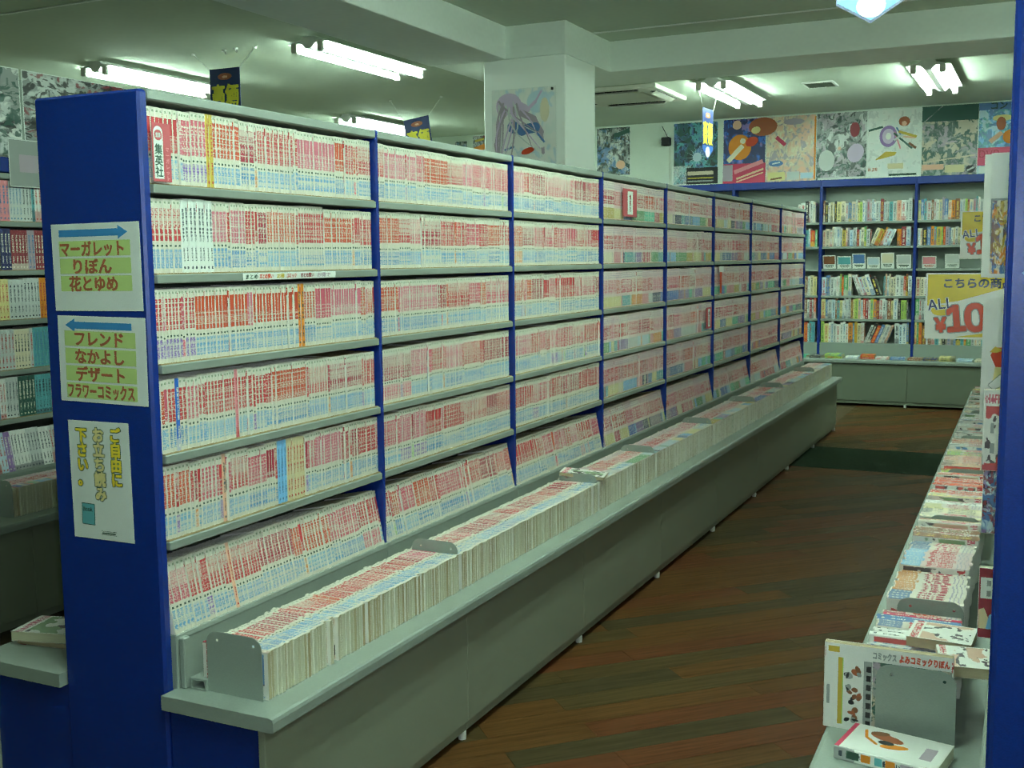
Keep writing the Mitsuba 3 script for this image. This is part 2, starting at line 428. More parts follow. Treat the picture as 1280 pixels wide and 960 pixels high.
GLYPHS['花'] = (1.0, [[[33,30,46,37,46,58,52,58,52,40,62,45,72,52,76,48,75,46,52,33,52,17,53,15,55,14,72,14,74,17,75,26,76,26,81,24,80,18,79,13,76,9,73,8,53,8,50,9,47,11,46,15,46,30,36,26]],[[9,67,9,73,28,73,28,81,34,81,34,73,54,73,54,81,60,81,61,73,79,73,79,67,61,67,60,60,54,60,54,67,34,67,34,60,28,60,28,67]],[[8,34,20,45,28,59,34,57,27,45,27,7,21,7,21,37,20,37,14,30,13,30]]])
GLYPHS['と'] = (1.0, [[[20,26,20,32,23,38,25,41,34,49,25,67,23,74,29,76,34,63,39,52,59,63,65,67,66,66,69,62,69,61,47,50,35,43,29,35,27,33,27,27,28,24,30,21,34,19,39,18,56,18,71,20,71,13,55,11,40,11,33,13,27,15,23,18,21,21]]])
GLYPHS['ゆ'] = (1.0, [[[15,36,15,50,17,71,24,71,21,57,21,46,26,53,32,59,39,63,47,66,45,77,51,77,53,67,61,65,67,63,73,58,76,49,77,44,76,37,74,32,71,29,67,25,61,23,50,22,44,13,38,8,32,12,40,19,43,23,37,26,34,30,30,36,34,40,39,32,44,29,46,29,48,43,47,60,41,59,36,56,30,51,26,45,22,35,22,29,23,23,17,22],[52,28,55,28,59,29,65,31,68,35,70,41,70,49,67,55,61,59,54,61,53,61,54,39]]])
GLYPHS['め'] = (1.0, [[[11,27,11,34,13,42,17,49,23,55,18,70,24,72,25,72,27,64,28,59,29,59,38,63,49,64,50,71,51,76,57,76,55,64,61,62,67,59,72,54,75,48,76,42,76,34,73,25,71,21,66,16,55,11,48,10,44,16,55,18,63,22,67,28,70,35,70,42,68,49,64,53,57,58,53,58,47,40,42,32,42,30,47,26,42,22,41,21,38,26,30,18,26,16,20,16,17,17,14,20],[30,53,36,40,38,37,43,46,47,58,45,59,39,57,31,54],[17,33,17,26,19,23,24,22,29,25,34,31,25,49,22,46,18,39]]])
GLYPHS['フ'] = (1.0, [[[16,63,16,70,68,70,73,67,67,47,60,34,51,24,46,20,38,15,29,12,25,15,23,18,30,20,39,24,46,28,52,34,56,40,60,48,63,57,64,63]]])
GLYPHS['ン'] = (1.0, [[[15,19,26,21,34,23,49,31,57,38,64,44,69,51,74,59,74,59,78,53,76,49,68,39,55,27,39,18,22,12,19,12]],[[18,68,23,72,35,62,42,55,37,51]]])
GLYPHS['ド'] = (1.0, [[[62,73,62,74,66,75,74,63,69,61]],[[28,75,36,75,35,68,35,53,53,47,69,40,67,34,66,33,47,42,35,46,35,18,36,10,28,10,28,71]],[[52,70,57,71,64,59,59,57]]])
GLYPHS['な'] = (1.0, [[[57,61,60,66,60,66,75,58,78,56,78,55,75,50,66,56]],[[30,20,31,26,36,31,43,33,54,33,53,53,59,52,59,31,69,26,76,21,73,15,72,15,65,21,60,24,60,18,57,13,54,11,49,9,40,10,34,12,31,16],[36,20,37,18,40,16,44,15,48,15,50,16,53,19,54,21,54,26,48,28,42,28,39,27,36,24]],[[12,28,22,43,28,57,12,58,12,64,30,64,32,71,33,78,40,77,37,65,50,68,50,62,35,59,25,37,18,25]]])
GLYPHS['か'] = (1.0, [[[61,65,66,67,68,66,76,51,81,41,81,38,76,36,75,36,70,48,66,57]],[[10,59,29,59,31,65,32,77,39,76,36,60,48,60,52,59,56,56,58,52,58,41,56,27,54,18,51,14,48,12,44,11,36,11,32,13,31,19,39,17,43,17,46,19,48,22,51,31,52,38,51,50,48,54,39,55,35,54,34,53,28,33,24,22,18,11,17,11,11,13,17,23,21,31,28,53,27,54,11,52]]])
GLYPHS['よ'] = (1.0, [[[14,21,14,26,16,29,20,33,28,35,41,36,40,72,40,76,47,76,47,60,70,62,71,56,49,55,47,54,48,34,60,29,72,21,72,20,69,14,57,23,49,27,48,27,48,18,46,15,43,12,38,10,29,10,22,11,16,15],[21,24,21,19,25,17,30,16,36,16,39,17,41,21,41,29,37,30,28,30,23,27]]])
GLYPHS['し'] = (1.0, [[[23,24,24,55,23,76,31,76,30,59,30,25,32,20,35,18,40,16,51,17,59,20,63,23,71,32,76,28,76,27,67,17,57,12,52,10,44,9,34,10,29,13,24,19]]])
GLYPHS['デ'] = (1.0, [[[72,80,76,82,82,71,78,69]],[[11,52,76,52,76,45,49,46,47,34,44,23,41,19,35,14,29,9,27,9,22,13,31,18,38,27,41,35,42,45,11,45]],[[63,77,67,79,73,68,69,66]],[[20,66,20,72,63,72,63,66]]])
GLYPHS['ザ'] = (1.0, [[[72,75,72,76,76,77,80,66,76,65]],[[8,52,8,59,12,58,25,58,24,74,31,74,31,58,53,58,53,75,61,74,60,58,76,58,76,52,60,52,59,35,55,23,49,15,38,8,32,14,43,19,49,26,53,37,54,52,31,52,31,32,24,32,24,52]],[[64,74,68,75,72,66,72,63,68,62]]])
GLYPHS['ラ'] = (1.0, [[[15,48,15,55,68,54,70,55,74,52,70,39,63,28,51,18,44,14,34,10,33,10,28,16,36,18,42,21,53,28,61,38,64,44,65,48]],[[22,73,68,73,68,67,23,67]]])
GLYPHS['ワ'] = (1.0, [[[15,42,15,70,70,70,74,67,69,44,63,32,60,27,52,20,45,15,36,11,34,11,29,16,37,19,45,23,51,28,56,34,61,42,63,49,66,63,22,64,22,42]]])
GLYPHS['コ'] = (1.0, [[[17,24,25,24,64,24,65,24,65,62,18,61,18,69,23,68,72,68,72,13,65,13,65,17,17,17]]])
GLYPHS['ミ'] = (1.0, [[[25,68,27,74,54,69,69,65,67,59,65,59,45,65]],[[17,24,19,30,21,30,51,23,64,19,66,18,66,17,64,12,63,12,47,17]],[[21,47,23,53,25,53,54,47,64,44,64,43,61,37,61,37,39,44]]])
GLYPHS['ク'] = (1.0, [[[12,45,21,51,30,60,35,68,40,78,47,76,42,67,42,66,65,66,69,67,74,64,67,45,61,35,55,28,49,23,42,17,26,10,24,11,20,15,29,18,38,23,45,28,52,35,59,45,63,54,65,60,38,60,26,47,18,41,17,41]]])
GLYPHS['ス'] = (1.0, [[[12,17,25,24,38,34,49,46,54,54,58,62,58,63,19,63,19,70,61,70,64,70,68,67,60,50,53,40,72,21,76,16,75,15,70,11,58,26,48,35,33,21,17,12,14,15]]])
GLYPHS['ご'] = (1.0, [[[71,79,75,81,81,72,82,70,77,68]],[[62,76,66,78,73,67,68,65]],[[16,24,17,31,18,37,25,37,23,30,23,26,24,23,28,20,37,17,51,17,60,18,69,20,69,13,49,11,32,11,26,13,22,15,18,19]],[[21,62,21,69,33,68,50,68,64,69,64,63,63,62,52,62]]])
GLYPHS['自'] = (1.0, [[[17,70,37,70,40,81,47,80,44,70,72,70,72,7,66,7,66,11,23,11,23,7,17,7],[23,17,66,17,66,29,23,29],[23,35,66,35,66,46,23,47],[23,64,23,52,66,53,66,64]]])
GLYPHS['由'] = (1.0, [[[13,65,40,65,41,81,47,81,47,65,75,65,75,7,69,7,68,12,19,12,19,7,13,7],[47,18,68,18,69,36,47,36],[47,42,68,42,69,59,47,59],[19,18,40,18,41,36,19,36],[19,42,40,42,41,59,19,59]]])
GLYPHS['に'] = (1.0, [[[36,26,38,35,44,35,42,27,43,24,46,22,52,20,61,20,76,22,76,16,62,14,52,14,45,15,41,17,38,20]],[[40,61,40,68,52,67,73,68,73,61,72,61,47,61]],[[14,29,14,47,18,74,25,74,20,45,20,35,20,29,22,29,25,38,28,36,28,35,23,19,23,11,22,11,17,11]]])
GLYPHS['お'] = (1.0, [[[59,64,62,69,71,64,80,57,76,52,72,56]],[[12,23,13,27,15,31,21,37,30,42,30,57,17,57,14,57,14,63,30,63,30,78,37,78,36,64,43,64,52,67,53,66,53,60,36,57,36,44,48,47,54,47,61,46,66,44,71,40,73,33,73,26,70,20,64,15,55,12,46,11,44,18,50,18,57,19,62,22,65,25,67,29,66,34,64,38,59,41,56,41,47,41,36,38,36,17,35,13,32,11,26,11,20,13,15,18],[19,24,22,19,26,18,29,18,30,21,30,35,26,34,21,29,19,26]]])
GLYPHS['立'] = (1.0, [[[8,17,47,17,54,34,59,55,60,55,66,54,66,53,61,35,54,17,80,17,80,11,8,11]],[[12,66,76,66,76,60,12,60]],[[42,67,38,80,44,81,48,68]],[[23,54,29,55,35,31,37,24,37,22,36,21,30,20,28,34]]])
GLYPHS['ち'] = (1.0, [[[13,60,13,66,30,65,31,77,38,76,36,66,36,65,50,66,67,69,67,63,66,62,35,59,30,42,31,41,40,46,48,47,58,47,65,44,70,40,72,33,72,27,69,20,64,15,55,12,46,10,30,11,29,17,37,16,47,17,54,18,60,21,63,23,65,27,65,33,65,35,60,40,54,42,48,42,42,41,35,38,30,35,25,28,20,30,19,31,25,45,28,59]]])
GLYPHS['読'] = (1.0, [[[62,40,67,40,68,14,75,14,76,14,76,23,81,21,80,13,78,9,76,8,66,8,62,11,62,14]],[[37,69,37,74,55,74,55,81,61,81,61,74,80,74,80,69,62,69,61,68,61,61,77,61,77,56,39,56,39,61,55,61,55,68,55,69]],[[37,51,80,51,80,37,74,37,74,46,42,46,42,37,37,37]],[[33,11,39,15,45,22,48,31,48,40,53,40,53,26,50,20,48,15,42,10,38,7]],[[7,62,7,67,34,67,34,62]],[[21,68,15,79,15,79,19,81,20,81,26,72,25,71]],[[10,35,32,35,32,12,16,12,15,8,10,8],[16,17,27,17,26,30,16,30]],[[10,46,31,46,31,41,10,41]],[[10,57,31,57,31,52,10,52]]])
GLYPHS['み'] = (1.0, [[[10,26,10,33,14,40,17,43,23,46,28,48,36,49,44,66,44,67,39,67,22,66,22,72,39,72,50,74,54,70,51,67,43,49,53,47,64,43,65,46,65,55,71,55,72,50,70,39,80,33,77,26,69,32,65,24,60,17,55,13,48,9,42,13,52,19,60,28,63,36,58,38,50,41,40,43,30,22,26,18,22,17,17,17,14,18,11,22],[16,27,16,25,19,23,23,24,28,30,33,43,31,43,26,42,20,38,17,33]]])
GLYPHS['下'] = (1.0, [[[8,69,8,75,80,75,80,69,46,69,46,56,47,56,62,48,73,41,75,39,71,34,61,41,46,49,46,7,39,7,39,69]]])
GLYPHS['さ'] = (1.0, [[[17,58,17,64,33,63,48,63,44,76,45,77,51,78,55,64,62,65,72,68,73,61,57,58,62,47,69,38,66,33,46,35,47,40,59,40,50,57,24,57]],[[19,24,19,30,23,40,29,39,25,30,25,25,28,20,34,17,40,16,55,17,65,18,64,12,53,10,38,10,32,11,24,15,21,19]]])
GLYPHS['い'] = (1.0, [[[57,65,64,67,67,62,74,45,77,35,77,27,71,25,69,37,66,49,63,57]],[[14,70,22,70,21,47,22,40,25,28,28,22,31,21,33,20,37,23,40,30,42,37,48,31,42,19,38,14,35,13,31,13,26,15,22,18,19,25,15,41]]])
GLYPHS['。'] = (1.0, [[[7,19,8,24,10,28,13,31,17,33,22,33,26,32,30,28,32,23,32,18,30,15,27,11,22,9,17,9,12,11,9,14],[11,21,12,18,14,14,17,13,21,13,24,14,26,16,28,20,28,22,26,25,24,28,18,29,13,26]]])
GLYPHS['こ'] = (1.0, [[[18,31,19,38,26,38,24,27,25,24,29,21,37,18,50,18,61,19,71,21,71,14,53,12,37,12,30,13,25,15,20,19,18,24]],[[23,63,23,70,37,69,66,70,66,63,64,63,35,62]]])
GLYPHS['ら'] = (1.0, [[[18,30,22,63,29,62,26,40,31,44,41,48,48,49,55,49,61,48,67,44,71,39,72,35,72,29,71,24,66,18,59,13,53,12,44,10,30,11,28,17,44,17,53,18,58,21,63,25,65,30,65,36,61,41,54,43,43,43,37,41,32,38,26,32,24,29]],[[29,70,31,76,32,76,51,72,62,70,62,69,60,64,59,64]]])
GLYPHS['の'] = (1.0, [[[11,36,11,41,12,48,15,54,18,59,23,63,28,67,39,71,44,71,53,71,59,69,64,66,72,58,74,54,76,47,77,38,76,33,71,24,63,16,58,14,50,11,47,11,43,17,50,18,59,22,65,27,68,32,70,37,70,45,68,52,65,57,59,62,55,64,49,65,46,49,42,35,36,24,31,18,27,17,24,17,18,20,13,28],[17,36,19,29,23,25,26,24,31,27,34,33,38,44,41,59,42,65,37,64,32,62,23,55,20,50,18,45]]])
GLYPHS['商'] = (1.0, [[[9,67,9,72,42,72,42,73,39,80,45,81,49,72,79,72,79,67,59,67,60,66,63,65,57,56,58,55,75,55,75,11,74,9,68,8,58,8,57,12,57,12,68,12,69,13,69,50,20,50,19,7,13,7,13,55,30,55,31,56,26,65,28,66,28,67],[32,66,36,58,33,56,33,55,50,55,53,60,57,67,32,67]],[[52,49,68,38,65,34,49,46]],[[22,38,31,44,35,49,40,47,29,36,59,36,59,17,35,17,34,13,29,13,29,36,28,36,24,33],[35,31,35,22,53,22,54,22,53,31]]])
GLYPHS['品'] = (1.0, [[[48,42,78,42,78,8,72,8,72,11,54,11,54,7,48,7],[54,18,72,17,72,36,54,36]],[[22,77,66,77,66,51,22,51],[28,57,60,56,60,71,28,72]],[[11,42,39,42,39,8,33,8,33,11,17,11,16,7,11,7],[16,18,33,18,33,36,16,36]]])
GLYPHS['高'] = (1.0, [[[9,67,9,73,41,73,39,80,44,81,45,81,48,73,79,73,79,67]],[[12,42,76,42,76,10,73,8,63,8,61,12,61,12,69,12,70,13,70,37,18,37,17,7,12,7]],[[21,63,68,63,68,47,21,47],[27,52,61,51,62,52,62,58,27,58]],[[26,32,60,32,60,16,33,16,32,15,32,12,27,12],[32,28,32,20,55,21,55,28]]])
GLYPHS['価'] = (1.0, [[[29,73,80,73,80,67,65,67,65,54,79,54,79,9,74,9,73,14,36,14,36,8,30,9,30,54,44,54,44,67,29,67],[64,20,74,19,73,49,64,48],[50,20,59,19,59,49,50,48],[50,54,59,54,59,67,50,67],[36,20,45,19,44,49,36,48]],[[9,44,6,50,10,54,16,64,24,80,29,79,30,78,27,73,22,62,22,7,16,7,16,51,15,51]]])
GLYPHS['買'] = (1.0, [[[8,11,9,12,25,16,31,19,31,20,18,20,18,55,71,55,71,20,56,20,56,19,80,10,74,7,51,16,55,19,55,20,33,20,32,19,37,17,37,16,26,11,13,7],[24,24,64,24,65,25,65,30,24,30],[24,45,64,44,65,50,24,50],[24,40,24,34,65,35,64,40]],[[13,77,75,77,75,59,13,59],[56,65,69,64,70,72,56,72],[37,65,50,64,51,72,37,72],[19,65,32,64,32,72,19,72]]])
GLYPHS['取'] = (1.0, [[[7,24,13,25,13,25,13,71,8,72,8,77,44,77,44,72,76,72,78,71,77,63,74,48,66,29,70,22,76,16,81,13,77,8,73,11,67,16,62,23,57,16,47,7,46,7,42,11,53,21,59,29,52,47,49,66,44,66,44,72,38,71,38,29,40,29,45,30,45,25,38,23,38,7,32,7,32,22,8,18],[54,65,58,48,61,38,63,36,68,50,72,66,54,66],[19,26,22,26,32,28,32,38,19,38],[19,44,32,44,32,55,19,55],[19,61,32,61,32,71,19,72]]])
GLYPHS['集'] = (1.0, [[[7,59,18,69,25,81,31,80,27,73,28,72,44,72,44,75,41,80,47,81,52,72,75,72,75,67,49,67,49,62,72,62,72,58,49,58,49,53,72,53,72,48,49,48,49,43,78,43,78,38,47,38,47,32,80,32,80,27,54,26,66,19,81,13,78,9,75,9,60,16,47,24,47,7,41,7,40,24,25,14,10,8,7,12,7,13,13,15,23,19,34,26,8,27,8,32,40,32,41,38,24,38,24,35,18,35,18,60,17,60,11,55,10,55],[24,43,43,43,43,48,24,48],[24,53,43,53,43,57,24,58],[24,62,43,62,43,67,24,67]]])
GLYPHS['英'] = (1.0, [[[7,12,19,15,28,19,33,22,38,29,38,30,9,30,9,36,17,36,17,55,40,55,41,64,47,64,47,55,72,55,72,36,80,36,80,30,50,30,50,29,56,22,62,18,71,14,81,12,78,7,70,8,58,14,49,21,45,27,38,19,32,15,25,11,11,7],[47,36,65,36,66,49,47,49],[23,36,40,36,41,49,23,49]],[[10,68,10,73,26,73,27,81,32,81,33,73,55,73,55,74,55,81,61,81,62,73,78,73,78,68,62,68,61,60,55,60,55,68,33,68,32,60,26,60,26,68]]])
GLYPHS['社'] = (1.0, [[[35,16,56,16,56,50,38,50,38,56,56,56,56,81,62,81,62,56,79,56,79,50,62,50,62,16,81,16,81,10,35,10]],[[6,36,7,37,13,41,20,48,25,54,29,61,28,62,8,62,8,67,24,68,23,70,17,78,17,79,21,81,29,71,25,67,34,67,37,65,33,57,27,48,38,37,34,32,28,39,27,41,26,40,26,7,20,7,20,39,19,39,9,31]]])
GLYPHS['ま'] = (1.0, [[[19,51,32,50,43,50,43,61,19,62,19,68,35,67,43,67,43,77,50,77,50,67,71,69,71,63,50,62,49,61,50,50,72,52,71,46,49,44,50,32,62,28,73,20,73,19,70,15,69,14,59,22,51,26,50,19,49,16,47,13,43,11,39,10,30,10,25,11,22,13,20,16,19,19,19,24,21,29,25,32,30,33,43,34,44,42,43,44,19,45],[25,22,25,19,29,16,33,15,39,16,42,17,44,20,44,28,39,29,30,28,25,25]]])
GLYPHS['が'] = (1.0, [[[71,79,75,81,81,73,82,70,77,69]],[[60,64,66,67,76,48,79,41,80,38,74,35,68,50,64,58]],[[62,77,67,78,73,67,69,65]],[[9,58,28,59,31,77,38,76,35,60,47,60,51,59,54,57,57,51,57,42,55,25,53,19,51,15,49,13,44,11,32,12,31,12,30,16,30,19,38,17,43,17,46,20,48,23,50,36,51,48,49,53,44,55,34,54,27,33,19,13,17,11,11,13,20,32,27,53,24,53,10,51]]])
GLYPHS['得'] = (1.0, [[[30,34,62,35,62,41,32,41,32,46,79,46,79,41,68,41,68,35,80,34,80,29,68,29,68,12,68,10,66,8,61,7,53,7,51,12,61,12,62,14,62,29,30,29]],[[37,79,75,79,75,52,37,52],[43,57,69,56,69,63,43,63],[43,68,69,67,69,74,43,74]],[[37,25,41,28,42,27,49,20,51,16,47,13]],[[6,41,18,52,25,63,31,61,24,51,24,7,18,7,18,43,17,43,9,35]],[[7,64,14,69,24,81,30,79,24,71,11,59]]])
GLYPHS['で'] = (1.0, [[[67,56,70,58,72,58,78,47,74,46]],[[10,66,74,71,74,65,61,64,56,63,51,60,44,52,40,42,41,33,43,27,47,23,52,21,59,18,68,17,65,11,55,12,46,16,39,22,35,28,34,34,35,45,39,54,47,64,29,62,11,59]],[[59,54,63,55,69,44,65,42]]])
GLYPHS['A'] = (0.69, [[[6,14,27,72,36,72,57,14,49,14,43,30,20,30,14,14],[22,37,41,37,32,64,31,63]]])
GLYPHS['L'] = (0.56, [[[11,72,18,72,18,21,45,20,45,14,11,14]]])
GLYPHS['B'] = (0.65, [[[11,72,37,72,43,69,47,65,49,60,49,52,45,47,41,44,46,41,50,38,52,32,52,26,49,19,45,16,41,15,36,14,11,14],[18,21,35,20,41,22,43,25,45,28,45,31,43,34,41,38,36,40,19,40],[18,47,33,46,38,48,40,50,42,55,42,58,41,61,38,64,34,65,19,65]]])
GLYPHS['o'] = (0.6, [[[8,32,8,41,11,48,16,54,22,57,30,58,38,55,44,50,47,43,48,31,46,25,44,20,41,17,34,13,25,13,20,14,16,16,11,22,9,27],[15,34,16,27,18,23,21,21,26,19,32,20,38,24,40,28,41,38,39,43,37,47,32,51,30,52,23,51,19,48,17,44,15,39]]])
GLYPHS['k'] = (0.55, [[[10,72,17,72,18,38,37,57,46,57,28,38,47,14,38,14,22,34,17,29,17,14,10,14]]])
GLYPHS['D'] = (0.72, [[[11,72,33,72,39,71,47,67,53,60,57,50,57,36,54,27,51,23,46,18,40,15,33,14,11,14],[18,21,32,20,38,22,44,25,48,32,50,41,49,52,45,59,43,61,38,64,32,65,18,65]]])
GLYPHS['V'] = (0.69, [[[6,72,14,72,32,21,49,72,57,72,36,14,27,14]]])
GLYPHS['0'] = (0.65, [[[10,38,10,48,11,57,14,64,19,70,26,73,33,73,38,72,43,68,46,63,49,55,50,49,50,37,48,25,45,20,42,17,37,14,33,13,25,13,21,15,15,20,13,25,11,31],[17,41,17,34,19,28,23,22,27,20,32,19,35,21,39,23,41,28,43,33,43,47,41,57,39,62,37,65,32,67,28,67,25,65,22,63,19,58,18,54]]])
GLYPHS['1'] = (0.65, [[[13,20,28,21,28,64,27,65,14,55,14,63,26,72,35,72,35,20,49,20,49,14,13,14]]])
GLYPHS['5'] = (0.65, [[[11,29,18,29,19,25,22,22,27,20,34,21,39,24,41,29,41,34,40,39,36,43,31,45,27,45,23,44,19,42,12,43,15,72,15,72,46,72,46,66,22,66,20,51,20,49,28,52,34,52,40,49,45,45,48,38,48,29,47,25,44,19,40,16,35,14,32,13,23,14,18,16,15,19,12,23]]])
GLYPHS['8'] = (0.65, [[[10,27,10,33,12,38,16,42,20,44,15,48,13,53,12,60,15,66,19,70,27,73,35,73,42,70,47,64,48,60,48,55,45,48,40,44,44,42,47,39,50,33,50,27,47,20,43,16,37,14,33,13,25,13,20,15,16,17,12,21],[17,29,18,25,22,21,26,20,32,19,38,21,41,24,43,28,43,31,41,36,37,39,32,41,28,41,23,39,19,36,17,32],[19,55,20,52,24,49,27,47,32,47,36,48,39,51,41,55,41,59,39,63,35,66,32,67,28,67,25,66,21,63,20,60]]])
GLYPHS['¥'] = (0.55, [[[5,72,14,72,26,45,39,72,47,72,33,44,33,43,42,43,42,38,30,37,30,32,42,32,42,26,30,26,30,14,22,14,22,26,10,26,10,32,22,32,22,37,10,38,10,43,19,43,19,44]]])
GLYPHS['.'] = (0.27, [[[10,20,12,23,16,24,20,21,20,17,18,14,14,13,10,15]]])
GLYPHS['2'] = (0.65, [[[11,19,35,45,38,49,40,55,40,58,39,62,35,65,31,66,26,66,22,64,20,61,19,55,12,55,12,60,14,64,19,70,25,72,32,73,40,70,44,67,47,62,47,59,47,51,41,41,22,21,48,20,48,14,11,14]]])

# ------------------------------------------------------------------ the room
XW, XE, YS, YN = -6.6, 4.6, -4.6, 9.29
MAIN = lambda x=0.0, y=0.0: frame((x, y, 0), (0, 1, 0), (1, 0, 0), (0, 0, 1))

# floor: a sheet below, planks laid at 45 degrees in the aisle that shows, the green strip across it
struct('floor', bx(XW, XE, YS, YN, -0.06, -0.004), 'floor_sheet', 'brown floor of the shop below the planks of the aisle')
STRIPE = (5.53, 6.37)
aisle = unary_union([sbox(0.2, -1.6, 1.9, STRIPE[0] - 0.002), sbox(0.2, STRIPE[1] + 0.002, 1.9, 8.95)])
rng = random.Random(5)
PW, PL = 0.105, 0.92
k = 0
for row in range(-45, 80):
    off = rng.random() * PL
    for j in range(-4, 12):
        q = sbox(off + j * PL + 0.0006, row * PW + 0.0006, off + (j + 1) * PL - 0.0006, (row + 1) * PW - 0.0006)
        q = affinity.rotate(q, 45, origin=(0, 0)).intersection(aisle)
        for g in getattr(q, 'geoms', [q]):
            if g.area > 4e-4 and g.geom_type == 'Polygon':
                h = 0.004 + 0.0004 * (rng.random() - 0.5)
                part('floor', 'plank', flat_uv(move(ex(g, h), shift(0, 0, -0.004)), k % 900), 'wood')
                k += 1
part('floor', 'green_strip', bx(-1.9, 2.2, STRIPE[0], STRIPE[1], -0.004, 0.0008), 'green_vinyl', 'dark green strip set across the wood floor')

struct('ceiling', bx(XW, XE, YS, YN, CEIL, CEIL + 0.08), 'ceiling_board', 'pale board ceiling with bare fluorescent fittings')
for i, (x0, x1, y) in enumerate([(-0.83, XE, 4.70), (XW, -1.75, 2.64)]):
    part('ceiling', 'joint_strip', cbx(x0, x1, y - 0.011, y + 0.011, CEIL - 0.005, CEIL + 0.001, 0.002), 'lamp_metal', 'thin pale joint strip across the ceiling')
SOFFIT = 2.58
struct('beam_long', cbx(-1.74, -1.22, YS, 4.277, SOFFIT, CEIL + 0.01, 0.004), 'beam_paint', 'ceiling beam running from the pillar towards the viewer')
struct('beam_cross', cbx(-0.84, XE, 5.01, 5.55, SOFFIT, CEIL + 0.01, 0.004), 'beam_paint', 'ceiling beam running from the pillar to the far side of the aisle')
struct('beam_head', cbx(-1.72, -0.834, 4.277, 5.55, SOFFIT, CEIL + 0.01, 0.004), 'beam_paint', 'widened beam head over the pillar')
struct('pillar', cbx(-1.376, -0.838, 4.284, 4.76, 0, SOFFIT + 0.002, 0.006), 'pillar_paint', 'square white pillar rising behind the long bookshelf')
struct('wall_back', bx(XW, XE, YN, YN + 0.1, 0, CEIL), 'wall_paint', 'pale back wall with anime style posters along its top')
struct('wall_left', bx(XW - 0.1, XW, YS, YN, 0, CEIL), 'wall_paint', 'pale side wall beyond the shelves')
struct('wall_right', bx(XE, XE + 0.1, YS, YN, 0, CEIL), 'wall_paint', 'pale side wall beyond the display shelves')
struct('wall_near', bx(XW, XE, YS - 0.1, YS, 0, CEIL), 'wall_paint', 'pale wall behind the viewer')


# ------------------------------------------------------------------ fluorescent fittings
def fitting(x, y, label, shown=True):
    t = thing('ceiling_lamp', label, 'light', 'bare fluorescent fittings on the ceiling')
    L = LAMP_LENGTH
    zc = CEIL
    prof = Polygon([(-0.045, zc), (-0.052, zc - 0.020), (-0.150, zc - 0.034), (-0.152, zc - 0.039), (-0.098, zc - 0.036), (-0.050, zc - 0.042), (-0.022, zc - 0.070), (0.022, zc - 0.070), (0.050, zc - 0.042),
                    (0.098, zc - 0.036), (0.152, zc - 0.039), (0.150, zc - 0.034), (0.052, zc - 0.020), (0.045, zc)])
    part(t, 'housing', move(sweep_box(prof, y + 0.02, y + L - 0.02), shift(x, 0, 0)), 'lamp_metal')
    for sx in (-1, 1):
        for yy in (y, y + L - 0.025):
            part(t, 'socket', cbx(x + sx * 0.098 - 0.020, x + sx * 0.098 + 0.020, yy, yy + 0.025, zc - 0.096, zc - 0.038, 0.004), 'pale_plastic')
        tube = rod((x + sx * 0.098, y + 0.026, zc - 0.072), (x + sx * 0.098, y + L - 0.026, zc - 0.072), 0.019, 12)
        key = part(t, 'tube', tube, 'lamp_metal', 'glowing white tube', smooth=40)
        scene[key]['emitter'] = {'type': 'area', 'radiance': {'type': 'rgb', 'value': TUBE}}


LAMP_LABELS = ['two-tube fluorescent fitting just before the square pillar, over the long bookshelf', 'two-tube fluorescent fitting showing just above the blue end panel',
               'two-tube fluorescent fitting half hidden by the long bookshelf, near the second pennant', 'two-tube fluorescent fitting beside the ceiling air conditioner',
               'two-tube fluorescent fitting seen end on, above the purple-ball poster']
for (x, y), s in zip(SEEN_LAMPS, LAMP_LABELS):
    fitting(x, y, s)
OTHER = ['two-tube fitting over the aisle before the cross beam, above the picture', 'two-tube fitting over the near end of the aisle, above the picture', 'two-tube fitting behind the viewer, outside the picture', 'two-tube fitting over the far side of the opposite shelf, outside the picture']
for (x, y), s in zip(UNSEEN_LAMPS, OTHER):
    fitting(x, y, s)

# ceiling cassette, vent, wall speaker
t = thing('air_conditioner', 'pale ceiling cassette air conditioner with slotted edges, behind the pillar', 'air conditioner')
part(t, 'body', cbx(-1.97, -1.11, 6.76, 7.62, CEIL - 0.035, CEIL + 0.004, 0.008), 'pale_plastic')
part(t, 'grille', cbx(-1.80, -1.28, 6.93, 7.45, CEIL - 0.042, CEIL - 0.034, 0.004), 'pale_plastic')
for x0, x1, y0, y1 in ((-1.80, -1.28, 6.80, 6.86), (-1.80, -1.28, 7.52, 7.58), (-1.93, -1.87, 6.93, 7.45), (-1.21, -1.15, 6.93, 7.45)):
    part(t, 'outlet_slot', bx(x0, x1, y0, y1, CEIL - 0.0365, CEIL - 0.034), 'dark_steel', 'dark air slot')
    if x1 - x0 > 0.1:
        part(t, 'louvre', move(cbx(x0, x1, -0.026, 0.026, -0.002, 0.002, 0.001), shift(0, (y0 + y1) / 2, CEIL - 0.046) @ rot([1, 0, 0], 24)), 'pale_plastic')
    else:
        part(t, 'louvre', move(cbx(-0.026, 0.026, y0, y1, -0.002, 0.002, 0.001), shift((x0 + x1) / 2, 0, CEIL - 0.046) @ rot([0, 1, 0], 24 if x0 < -1.5 else -24)), 'pale_plastic')
t = thing('ceiling_vent', 'small grey square vent set in the ceiling before the back wall', 'vent')
part(t, 'frame', join([cbx(-0.08, 0.17, 7.32, 7.345, CEIL - 0.012, CEIL, 0.003), cbx(-0.08, 0.17, 7.575, 7.6, CEIL - 0.012, CEIL, 0.003), cbx(-0.08, -0.055, 7.32, 7.6, CEIL - 0.012, CEIL, 0.003), cbx(0.145, 0.17, 7.32, 7.6, CEIL - 0.012, CEIL, 0.003)]), 'lamp_metal')
part(t, 'backing', bx(-0.06, 0.15, 7.34, 7.58, CEIL - 0.003, CEIL + 0.001), 'dark_steel', 'dark duct behind the slats')
